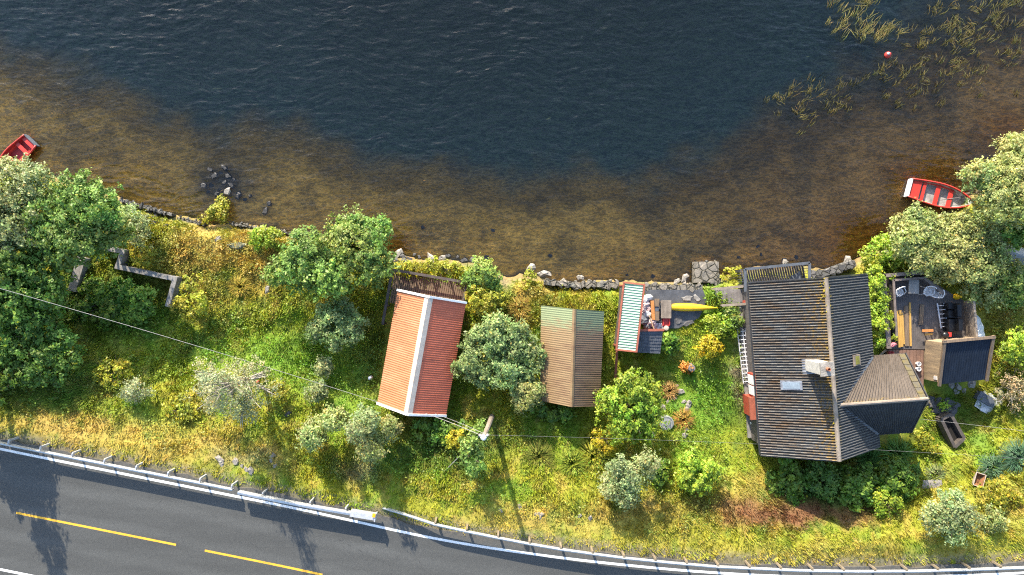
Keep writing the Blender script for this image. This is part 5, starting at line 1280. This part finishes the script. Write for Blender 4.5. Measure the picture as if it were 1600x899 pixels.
rocks('small stone on the lake bed in front of the quay wall', 'stones in the shallows', [(1155, 402), (1020, 432), (980, 430), (760, 402), (660, 355), (770, 360), (860, 400), (1190, 398), (1245, 402), (1185, 385)], 'dark_stone', (.08, .17), z=-1.3)
rocks('pale stone in the road bank left of the young trees', 'stones in the road bank', [(343, 718), (346, 724), (368, 722), (385, 734), (392, 737), (426, 712), (424, 718), (430, 728), (378, 728)], 'stone', (.12, .26))
rocks('pale stone in the verge above the right guardrail', 'stones in the verge', [(838, 804), (845, 806), (782, 798), (922, 810), (905, 806), (812, 792)], 'stone', (.12, .24))
rocks('rock bordering the garden flower bed', 'flower bed rocks', [(1058, 603), (1068, 628), (1076, 632), (1036, 638), (1050, 622), (1072, 672), (1070, 681), (1062, 612), (1073, 640), (1043, 628), (1019, 680)], 'stone', (.13, .26))
rocks('rock of the pile at the corner of the wing', 'rock pile by the wing', [(1450, 628), (1457, 633), (1466, 626), (1470, 632), (1480, 640), (1462, 641), (1474, 644), (1483, 629), (1490, 642), (1468, 650), (1455, 622), (1486, 648), (1477, 625), (1494, 634)], 'dark_stone', (.24, .4))
rocks('flat stone on the ground below the dark shed', 'flat stones below the dark shed', [(1487, 602), (1497, 605), (1506, 612), (1518, 600), (1494, 613), (1562, 610)], 'stone', (.18, .32))
rocks('pale pebble at the foot of the left house wall', 'pebbles at the house wall', [(1183, 672), (1186, 678), (1180, 680), (1188, 684)], 'stone', (.07, .12))
stone('boulder', 'broad flat pale rock in front of the dome shaped bush', 1458, 760, (.75, .45, .2), 'stone', None, None, .4)
stone('boulder', 'mossy grey outcrop on the bank near the bright shore bush', 372, 384, (.6, .3, .3), 'mossy'); stone('boulder', 'grey rock in the dry grass left of the outcrop', 341, 374, .26); stone('boulder', 'grey rock left of the large shore tree', 418, 452, .28)
stone('boulder', 'dark rock beside the small red ball', 394, 594, .28, 'dark_stone'); stone('boulder', 'dark rock in the grass below the yellow green bush', 450, 648, .22, 'dark_stone')


# low concrete wall with angles
mb = MB(); pp = [(163, 388), (191, 393), (183, 417), (230, 427), (273, 436), (262, 476)]
for i in range(len(pp) - 1):
    a, b = P(*pp[i], .75), P(*pp[i + 1], .75); d = (b - a).normalized() * .15; mb.bar((a.x - d.x, a.y - d.y, .1 + .002 * i), (b.x + d.x, b.y + d.y, .1 + .002 * i), .30, 1.3)
tag(mb.build('concrete_wall', 'concrete', origin=(*W(190, 415, 0), -.3)), 'low grey zigzag concrete wall right of the bright alder', 'wall')
mb = MB(); a, b = P(127, 402, .6), P(112, 455, .6); mb.bar((a.x, a.y, .0), (b.x, b.y, .0), .55, 1.2)
tag(mb.build('concrete_wall', 'concrete', origin=(*W(120, 430, 0), -.3)), 'short dark concrete wall half hidden under the bright alder', 'wall')

# ------------------------------------------------------------------ yard things
def item(name, label, cat, mb, mat, org, group=None, smooth=False): return tag(mb.build(name, mat, origin=org, smooth=smooth), label, cat, group)
for (px, py, r_, mt, zz_, lb) in ((1011, 466, (.30, .36, .24), 'white_sack', .35, 'white sack at the top of the sack pile'), (1008, 476, (.36, .25, .2), 'pink_sack', .35, 'pink sack just below the white one in the pile'),
        (1005, 484, (.28, .26, .22), 'pink_sack', .4, 'darker pink sack against the green shed'), (1012, 482, (.26, .3, .2), 'pink_sack', .25, 'pink sack in the middle of the pile, by the orange plank'), (1009, 490, (.36, .24, .2), 'white_sack', .3, 'pale grey sack in the middle of the pile'),
        (1005, 501, (.30, .34, .24), 'grey_sack', .35, 'dark grey sack at the lower left of the pile'), (1012, 509, (.40, .24, .2), 'grey_sack', .25, 'dark grey sack lowest in the pile, by the slate roof'), (1017, 504, (.28, .3, .2), 'pink_sack', .3, 'pink sack at the lower right of the pile')):
    p = P(px, py, zz_); item('sack', lb, 'sack', MB().blob(p, r_, int(px * 7 + py), 9, 6, .20), mt, (p.x, p.y, .06), 'sacks piled by the green shed')
p = P(1020, 484, .35); a, b = P(1019, 470, .5), P(1021, 500, .5); item('plank', 'orange brown plank standing beside the sack pile', 'plank', MB().bar(a, b, .22, .05), 'orange_plank', (p.x, p.y, .06))
bn = thing('yard_bench', 'brown slatted yard bench between the sacks and the square platform', 'bench', (*W(1026, 484, 0), .09))
for (y0, y1) in ((467, 479), (487, 501)): MB().bar(P(1026.5, y0, .45), P(1026, y1, .45), .30, .05).build('seat_board', 'brown_plank', bn)
MB().bar(P(1026.5, 479.5, .40), P(1026, 486.5, .40), .26, .04).build('grey_insert', 'grey_paint', bn)
for y0 in (469, 499):
    for x0 in (1024, 1029): q_ = P(x0, y0, .2); MB().bar((q_.x, q_.y, .09), (q_.x, q_.y, .42), .05, .05).build('leg', 'brown_plank', bn)
pl = thing('slatted_platform', 'square platform of grey brown slats at the blunt end of the kayak', 'platform', (*W(1041, 483, 0), .09))
mb = MB()
for i in range(8):
    x0 = 1034 + i * 2.0; mb.bar(P(x0, 469.5, .5), P(x0 - .2, 497.5, .5), .072, .04)
mb.build('slats', 'old_wood', pl)
for y0 in (472, 495): MB().bar(P(1033, y0, .43), P(1049, y0, .43), .08, .08).build('crossbar', 'brown_plank', pl)
for x0, y0 in ((1034, 472), (1048, 472), (1034, 495), (1048, 495)): q_ = P(x0, y0, .3); MB().bar((q_.x, q_.y, .09), (q_.x, q_.y, .39), .07, .07).build('leg', 'brown_plank', pl)
# red toy car
p = P(1041, 505, .3); tc_ = thing('sledge', 'bright red plastic sledge with a tan end beside the slatted platform', 'sledge', (p.x, p.y, .09))
MB().hexa([(p.x - .22, p.y - .2, .09), (p.x + .22, p.y - .2, .09), (p.x + .24, p.y + .33, .09), (p.x - .24, p.y + .33, .09)], [(p.x - .25, p.y - .2, .30), (p.x + .25, p.y - .2, .30), (p.x + .24, p.y + .36, .36), (p.x - .24, p.y + .36, .36)]).build('body', 'red_boat', tc_)
for sg in (-1, 1): MB().bar((p.x + sg * .2, p.y - .15, .33), (p.x + sg * .2, p.y + .3, .39), .07, .08).build('side_rail', 'red_boat', tc_)
MB().lathe((p.x, p.y - .33, .1), [(.2, 0), (.21, .14), (.15, .22), (.05, .24)], 12).build('rear_end', 'cream_metal', tc_)
p = P(1030, 511, .2); mb = MB()
for i in range(9): mb.tube([(p.x - .35 + i * .085, p.y - .22, .12 + .02 * (i % 3)), (p.x - .45 + i * .085, p.y + .25, .2 + .05 * (i % 2))], .03, 6)
item('pipe_pile', 'small pile of grey pipes beside the red sledge', 'pipes', mb, 'alu', (p.x, p.y, .09))
a, b = P(1014, 492, .6), P(1022, 515, .7); item('pole', 'thin pale wooden pole lying across the sacks', 'pole', MB().tube([a, b], .035, 6), 'pale_wood', (a.x, a.y, .1))

# garden things
p = G(1075, 574); item('tree_stump', 'grey tree stump beside orange flowers in the lawn', 'stump', MB().lathe((p.x + .1, p.y, p.z - .1), [(.32, 0), (.26, .2), (.24, .7), (.21, .74), (.08, .74)], 12), 'grey_wood', (p.x, p.y, p.z))
q, c = foliage([(p.x - .28, p.y + .05, p.z + .3, .36, .36, .25)], 'yellow', 1.4); c = c * np.array([1.5, .8, 2.5]); o = npmesh('flower_bush', q, c, 'leaf', None, (p.x - .28, p.y, p.z)); tag(o, 'clump of orange flowers next to the grey tree stump', 'flowers')
p = G(1040, 660); rg = thing('round_grate', 'round grey grate lying flat beside golden grass', 'grate', (p.x, p.y, p.z))
MB().lathe((p.x, p.y, p.z - .1), [(.47, 0), (.47, .40), (.40, .42), (.40, .37), (.01, .37)], 24).build('cover', 'grate', rg)
mb = MB()
for i in range(-5, 6):
    w_ = math.sqrt(max(.01, .39 ** 2 - (i * .07) ** 2)); mb.bar((p.x + i * .07, p.y - w_, p.z + .295), (p.x + i * .07, p.y + w_, p.z + .295), .022, .03)
mb.build('grille', 'galv', rg)
p = G(1175, 660); item('garden_globe', 'white round garden globe by the left house wall', 'globe', MB().lathe((p.x, p.y, p.z), [(.03, .0), (.10, .02), (.17, .12), (.19, .22), (.15, .34), (.06, .40), (.01, .41)], 16), 'white_paint', (p.x, p.y, p.z), smooth=True)
p = G(405, 596); item('red_ball', 'small red ball on the slope right of the silver birch', 'ball', MB().lathe((p.x, p.y, p.z + .25), [(.02, -.11), (.10, -.05), (.12, 0), (.10, .06), (.02, .12)], 12), 'red_boat', (p.x, p.y, p.z), smooth=True)
p = G(580, 590); item('white_canister', 'small white canister in the grass left of the orange red roof', 'canister', MB().lathe((p.x, p.y, p.z), [(.13, 0), (.13, .4), (.06, .46), (.05, .54), (.01, .54)], 12), 'white_paint', (p.x, p.y, p.z))

# deck furniture
def chair(label, px, py, rz):
    p = P(px, py, DZ + .5); t = thing('garden_chair', label, 'chair', (p.x, p.y, DZ), 'white garden chairs'); m_ = Matrix.Rotation(rz, 3, 'Z')
    T = lambda x_, y_, z_: Vector((p.x, p.y, DZ)) + m_ @ Vector((x_, y_, z_))
    mb = MB(); mb.tube([T(.25 * math.cos(a), .25 * math.sin(a), .45) for a in np.linspace(0, 2 * math.pi, 17)], .022, 6)
    for i in range(-4, 5):
        w_ = math.sqrt(.25 ** 2 - (i * .052) ** 2); mb.tube([T(-w_, i * .052, .45), T(w_, i * .052, .45)], .014, 5)
    mb.build('seat', 'white_paint', t)
    mb = MB(); arc = [T(-.25 - .10 * math.cos(a), .27 * math.sin(a), .86 + .06 * math.cos(a)) for a in np.linspace(-1.5, 1.5, 9)]; mb.tube(arc, .025, 6)
    for i, q_ in enumerate(arc): mb.tube([T(-.22, .22 * math.sin(-1.5 + 3 * i / 8), .45), q_], .016, 5)
    for a_ in (.3, .6): mb.tube([T(-.23 - .09 * a_, -.24, .45 + .4 * a_), T(-.26 - .1 * a_, 0, .45 + .42 * a_), T(-.23 - .09 * a_, .24, .45 + .4 * a_)], .014, 5)
    mb.build('backrest', 'white_paint', t)
    for sx, sy in ((1, 1), (1, -1), (-1, 1), (-1, -1)): MB().tube([T(.2 * sx, .2 * sy, .45), T(.28 * sx, .26 * sy, .0)], .02, 6).build('leg', 'white_paint', t)
    for sy in (-1, 1): MB().tube([T(-.26, .27 * sy, .70), T(.05, .31 * sy, .68), T(.22, .24 * sy, .46)], .02, 6).build('armrest', 'white_paint', t)
    return t
chair('white wire garden chair left of the small grey table', 1406, 457, R(-70)); chair('white wire garden chair right of the small grey table, nearest to it', 1450, 456, R(-105)); chair('white round seated garden chair farthest right of the grey table', 1461, 458, R(165))
tb = thing('garden_table', 'small grey rectangular table between the white chairs', 'table', (*W(1427.5, 448, DZ), DZ))
a, b = P(1428, 437.5, DZ + .68), P(1427.5, 459, DZ + .68); MB().bar(a, b, .66, .05).build('tabletop', 'concrete', tb)
for t_ in (.1, .9):
    for o_ in (-.27, .27): q_ = a.lerp(b, t_); MB().bar((q_.x + o_, q_.y, DZ), (q_.x + o_, q_.y, DZ + .65), .06, .06).build('leg', 'grey_wood', tb)
for i, (x0, y0, x1, y1, wd, mt, lb) in enumerate(((1401.5, 486, 1405, 543, .17, 'yellow_plank', 'fresh yellow plank, leftmost of the bundle on the deck'), (1406, 485, 1409.2, 542, .17, 'yellow_plank', 'fresh yellow plank, second of the bundle on the deck'), (1409.5, 489, 1412.2, 538, .12, 'yellow_plank', 'narrow fresh plank at the right of the bundle on the deck'),
        (1416, 478, 1417, 541, .26, 'brown_plank', 'wide brown plank between the yellow planks on the deck'), (1421.5, 473, 1423, 541, .12, 'yellow_plank', 'single long yellow plank right of the wide brown one'), (1441, 476, 1438.5, 508, .26, 'brown_plank', 'short brown plank lying in the middle of the deck'))):
    a, b = P(x0, y0, DZ + .05), P(x1, y1, DZ + .05); item('plank', lb, 'plank', MB().bar(a, b, wd, .05), mt, (a.x, a.y, DZ), 'planks lying on the deck')
bn = thing('low_bench', 'small orange brown bench on the deck beside the dark shed', 'bench', (*W(1449, 521, DZ), DZ))
MB().bar(P(1441, 517, DZ + .42), P(1458, 516.5, DZ + .42), .17, .05).build('seat_board', 'orange_plank', bn); MB().bar(P(1445, 523, DZ + .3), P(1457, 522, DZ + .3), .13, .05).build('seat_board', 'yellow_plank', bn)
for x0 in (1446, 1455): MB().bar((*W(x0, 517, DZ + .2), DZ), (*W(x0, 517, DZ + .2), DZ + .4), .08, .08).build('leg', 'brown_plank', bn)
sf = thing('garden_sofa', 'black cushioned garden sofa against the wooden screen on the deck', 'sofa', (*W(1492, 495, DZ), DZ))
for (x0, y0, x1, y1, zt, nm) in ((1481, 474, 1503, 483.5, .55, 'seat'), (1481, 484.5, 1504, 497, .50, 'seat'), (1482, 498, 1505, 519, .55, 'seat'), (1496, 475, 1503, 496, .85, 'backrest'), (1498, 498, 1505, 518, .85, 'backrest')):
    z0_ = DZ if nm == 'seat' else DZ + .56
    a = [W(x0, y1, DZ + zt), W(x1, y1, DZ + zt), W(x1 - .5, y0, DZ + zt), W(x0 - .5, y0, DZ + zt)]; b_ = [lerp2(p_, a[2] if i == 0 else a[(i + 2) % 4], .06) for i, p_ in enumerate(a)]
    MB().hexa([V3(p_, z0_) for p_ in a], [V3(p_, DZ + zt) for p_ in b_]).build(nm, 'rubber', sf)
a, b = W(1506, 470, DZ + .1), W(1511, 528, DZ + .1)
item('wooden_screen', 'weathered wooden plank screen at the right end of the deck', 'screen', MB().hexa([V3(a, -.2), V3((a[0] + .12, a[1]), -.2), V3((b[0] + .12, b[1]), -.2), V3(b, -.2)][::-1], [V3(a, DZ + 1.0), V3((a[0] + .14, a[1]), DZ + 1.0), V3((b[0] + .14, b[1]), DZ + 1.0), V3(b, DZ + 1.0)][::-1]), 'old_wood', (*a, -.2))
mb = MB(); cx, cy = W(1517, 528, .9); n = 12; vs = [(cx, cy, .95)]
for j, rr in enumerate((.5, 1.0)):
    for i in range(n + 1):
        an = R(2 + 84 * i / n); vs.append((cx + rr * 1.05 * math.cos(an), cy + rr * 1.75 * math.sin(an), .95 - .25 * rr ** 2 + .05 * math.sin(i * 2.1 + j)))
for i in range(n + 1):
    an = R(2 + 84 * i / n); vs.append((cx + 1.12 * math.cos(an), cy + 1.85 * math.sin(an), -.1))
n1 = n + 1; fs = [(0, 1 + i, 2 + i) for i in range(n)] + [(1 + i + n1 * j, 1 + i + n1 * (j + 1), 2 + i + n1 * (j + 1), 2 + i + n1 * j) for j in range(2) for i in range(n)]
item('white_tarp', 'white tarpaulin draped behind the wooden screen of the deck', 'tarpaulin', MB().add(vs, fs), 'tarp', (cx, cy, 0), smooth=True)
p = P(1499, 464, .9); item('yellow_jug', 'tall yellow plastic jug at the corner of the wooden screen', 'jug', MB().lathe((p.x, p.y, .1), [(.17, 0), (.2, .1), (.2, .55), (.12, .75), (.07, .85), (.07, .98), (.02, .98)], 14), 'yellow', (p.x, p.y, .1))
p = P(1479, 524, DZ + .5); gb = thing('grill', 'small black and red kettle grill beside the dark shed', 'grill', (p.x, p.y, DZ))
MB().lathe((p.x - .1, p.y, DZ + .45), [(.08, -.16), (.2, -.06), (.24, .06), (.2, .17), (.05, .24)], 14).build('kettle', 'rubber', gb, smooth=True)
for a_ in (0, 2.1, 4.2): MB().tube([(p.x - .1 + .12 * math.cos(a_), p.y + .12 * math.sin(a_), DZ + .36), (p.x - .1 + .24 * math.cos(a_), p.y + .24 * math.sin(a_), DZ)], .018, 5).build('leg', 'rubber', gb)
MB().box((p.x + .22, p.y + .05, DZ + .48), (.20, .30, .06)).build('side_tray', 'red_boat', gb)
for (px, py, zz_, lb) in ((1394.5, 538.5, DZ + .75, 'potted pink flowers at the lower end of the planter'), (1391, 552, DZ + .2, 'potted dark red flowers on the boards by the house')):
    p = P(px, py, zz_); fp = thing('flower_pot', lb, 'flower pot', (p.x, p.y, zz_ - .3), 'flower pots'); MB().lathe((p.x, p.y, zz_ - .3), [(.11, 0), (.16, .26), (.13, .26), (.12, .2), (.01, .2)], 12).build('pot', 'terracotta', fp)
    MB().blob((p.x, p.y, zz_ + .06), (.17, .16, .13), 3, 9, 6, .25).build('flowers', 'flower' if zz_ > 1 else 'dark_red', fp)
for py, lb in ((569, 'white tub by the board wall, upper one of the pair'), (577, 'white tub by the board wall, lower one of the pair')):
    p = P(1436, py, DZ + .2); item('tub', lb, 'tub', MB().lathe((p.x, p.y, DZ - .03), [(.12, 0), (.15, .24), (.12, .24), (.11, .08), (.01, .08)], 12), 'white_paint', (p.x, p.y, DZ - .03), 'white tubs')
a, b = P(1367, 563, .9), P(1384, 547, DZ + .1); item('leaning_board', 'pale board leaning between the roof edge and the deck corner', 'plank', MB().bar(a, b, .14, .04), 'pale_wood', (b.x, b.y, DZ))

# dark roofed shed
zt0, zt1 = 2.75, 1.95
q = [V3(W(1475, 534, zt0), zt0), V3(W(1551, 527, zt0), zt0), V3(W(1541, 593, zt1), zt1), V3(W(1467, 601, zt1), zt1)]
sd3 = thing('garden_shed', 'board walled shed with dark navy corrugated roof at the end of the deck', 'shed', (*W(1505, 563, 0), 0))
q = [Vector(p_) for p_ in q]
sheet('roof', q[0], q[1], q[2], q[3], 20, .035, 'roof_navy', sd3)
for a, b, ex in ((q[0], q[1], .12), (q[1], q[2], .1), (q[3], q[0], .1)):
    e_ = (b - a).normalized(); MB().bar(a - e_ * ex + Vector((0, 0, .05)), b + e_ * ex + Vector((0, 0, .05)), .17, .14).build('roof_beam', 'brown_plank', sd3)
cen = (q[0] + q[2]) / 2; v = [p_.lerp(cen, .07) for p_ in q]
MB().hexa([Vector((p_.x, p_.y, 0)) for p_ in (v[3], v[2], v[1], v[0])], [Vector((p_.x, p_.y, p_.z - .07)) for p_ in (v[3], v[2], v[1], v[0])]).build('wall', 'pale_wood', sd3)
a = Vector((v[3].x - .02, v[3].y + .25, 1.5)); MB().box(a, (.1, .22, .3)).build('wall_lamp', 'alu', sd3)

# lower right garden
def gz(px, py): g_ = G(px, py); return g_
sb = thing('stairwell_pit', 'long dark stairwell pit with old timber sides below the wing', 'stairwell pit', tuple(G(1478, 670)))  # stairwell pit, built up as a timber frame
cs = [G(1459, 652), G(1473, 644), G(1497, 682), G(1486, 697)]; zb = max(c.z for c in cs)
for i in range(4):
    a, b = cs[i], cs[(i + 1) % 4]; MB().bar((a.x, a.y, zb + .1 + .003 * i), (b.x, b.y, zb + .1 + .003 * i), .2, .6).build('side_board', 'dark_wood', sb)
MB().prism([(c.x, c.y) for c in cs][::-1], zb - .2, zb + .02).build('pit_floor', 'peat_and_pit', sb)  # dark floor standing in for the shade inside the pit
p = G(1532, 622); tr_ = thing('storage_box', 'blue grey storage box lying on a white tarpaulin', 'box', (p.x, p.y, p.z))
an = R(-31); MB().box((p.x, p.y, p.z + .35), (1.15, .52, .40), an).build('body', 'grey_paint', tr_); MB().box((p.x, p.y, p.z + .575), (1.2, .57, .05), an).build('lid', 'grey_paint', tr_)
mb = MB(); p = G(1543, 631); vs = []; n = 7
for j in range(n):
    for i in range(n):
        u_, w_ = i / (n - 1) - .5, j / (n - 1) - .5; e_ = .82 + .3 * vnoise(i * .9, j * .9, 3); x_, y_ = u_ * 1.7 * e_, w_ * 1.3 * e_; xr, yr_ = x_ * math.cos(an) - y_ * math.sin(an), x_ * math.sin(an) + y_ * math.cos(an)
        vs.append((p.x + xr, p.y + yr_, p.z + .12 + .16 * float(vnoise(i * 1.1, j * 1.1, 9))))
item('white_tarp', 'crumpled white tarpaulin under the blue grey storage box', 'tarpaulin', MB().add(vs, [(j * n + i, j * n + i + 1, (j + 1) * n + i + 1, (j + 1) * n + i) for j in range(n - 1) for i in range(n - 1)]), 'tarp', (p.x, p.y, p.z))
p = G(1521, 746); wb = thing('wheelbarrow', 'wheelbarrow with pale tray and rusty inside standing in the weeds', 'wheelbarrow', (p.x, p.y, p.z)); m_ = Matrix.Rotation(R(-18), 3, 'Z')
T = lambda x_, y_, z_: Vector((p.x, p.y, p.z)) + m_ @ Vector((x_, y_, z_))
bo = [T(-.2, -.3, .32), T(.2, -.3, .32), T(.2, .25, .32), T(-.2, .25, .32)]; to = [T(-.33, -.44, .62), T(.33, -.44, .62), T(.33, .42, .58), T(-.33, .42, .58)]; ti = [T(-.29, -.40, .62), T(.29, -.40, .62), T(.29, .38, .58), T(-.29, .38, .58)]; bi = [T(-.17, -.27, .36), T(.17, -.27, .36), T(.17, .22, .36), T(-.17, .22, .36)]
mb = MB(); mb.add(bo + to + ti, [(3, 2, 1, 0)] + [(i, (i + 1) % 4, 4 + (i + 1) % 4, 4 + i) for i in range(4)] + [(4 + i, 4 + (i + 1) % 4, 8 + (i + 1) % 4, 8 + i) for i in range(4)]); mb.build('tray', 'cream_metal', wb)
MB().add(ti + bi, [(i, (i + 1) % 4, 4 + (i + 1) % 4, 4 + i) for i in range(4)] + [(4, 5, 6, 7)]).build('tray_inside', 'rust', wb)
for sx in (-1, 1): MB().tube([T(.12 * sx, -.7, .25), T(.2 * sx, 0, .30), T(.26 * sx, .85, .60)], .02, 6).build('handle', 'grey_wood', wb); MB().tube([T(.2 * sx, .3, .32), T(.22 * sx, .35, 0)], .018, 5).build('leg', 'rust', wb)
MB().tube([T(-.05, -.6, .2), T(.05, -.6, .2)], .2, 14).build('wheel', 'rubber', wb)

# ------------------------------------------------------------------ pole and wires
base = G(769, 651); top = P(755.5, 684, 7.4)
up = thing('utility_pole', 'tall wooden utility pole leaning slightly, between boathouses and road', 'utility pole', tuple(base))
MB().tube([base - Vector((0, 0, .3)), base.lerp(top, .5), top], [.17, .145, .12], 10).build('shaft', 'old_wood', up)
MB().lathe((top.x, top.y, top.z), [(.14, -.15), (.17, 0), (.10, .08), (.01, .1)], 10).build('cap', 'white_paint', up)
for sx in (-1, 1): MB().lathe((top.x + sx * .2, top.y + .08, top.z - .35), [(.03, 0), (.07, .05), (.05, .1), (.07, .15), (.02, .2)], 8).build('insulator', 'white_paint', up)
MB().bar((top.x - .32, top.y + .08, top.z - .38), (top.x + .32, top.y + .08, top.z - .38), .08, .08).build('crossarm', 'old_wood', up)
def wire(label, a, b, sag, r, mat='wire', n=14):
    a, b = Vector(a), Vector(b); item('wire', label, 'wire', MB().tube([a.lerp(b, i / n) - Vector((0, 0, 4 * sag * (i / n) * (1 - i / n))) for i in range(n + 1)], r, 5), mat, a)
wire('thicker overhead wire from the pole to the gable of the orange red roof', (top.x - .2, top.y + .08, top.z - .3), P(655, 643, 3.2), .25, .014)
wire('thinner overhead wire above the other one, from the pole to the orange red roof', (top.x, top.y + .1, top.z - .6), P(675, 645, 2.9), .2, .011)
wire('overhead wire running from the orange red roof to the left edge over the trees', P(592, 629, 3.1), P(-60, 434, 9.5), .5, .013)
wire('faint wire running from the pole towards the right edge', (top.x + .2, top.y + .08, top.z - .3), P(1680, 722, 6.5), .9, .006, 'dark_wire')
wire('faint short wire from the wing of the house to the right edge', P(1437, 655, 3.4), P(1680, 684, 5.0), .3, .007)
wire('stay wire of the utility pole running down to the bank', base.lerp(top, .62), G(694, 737), .0, .02)
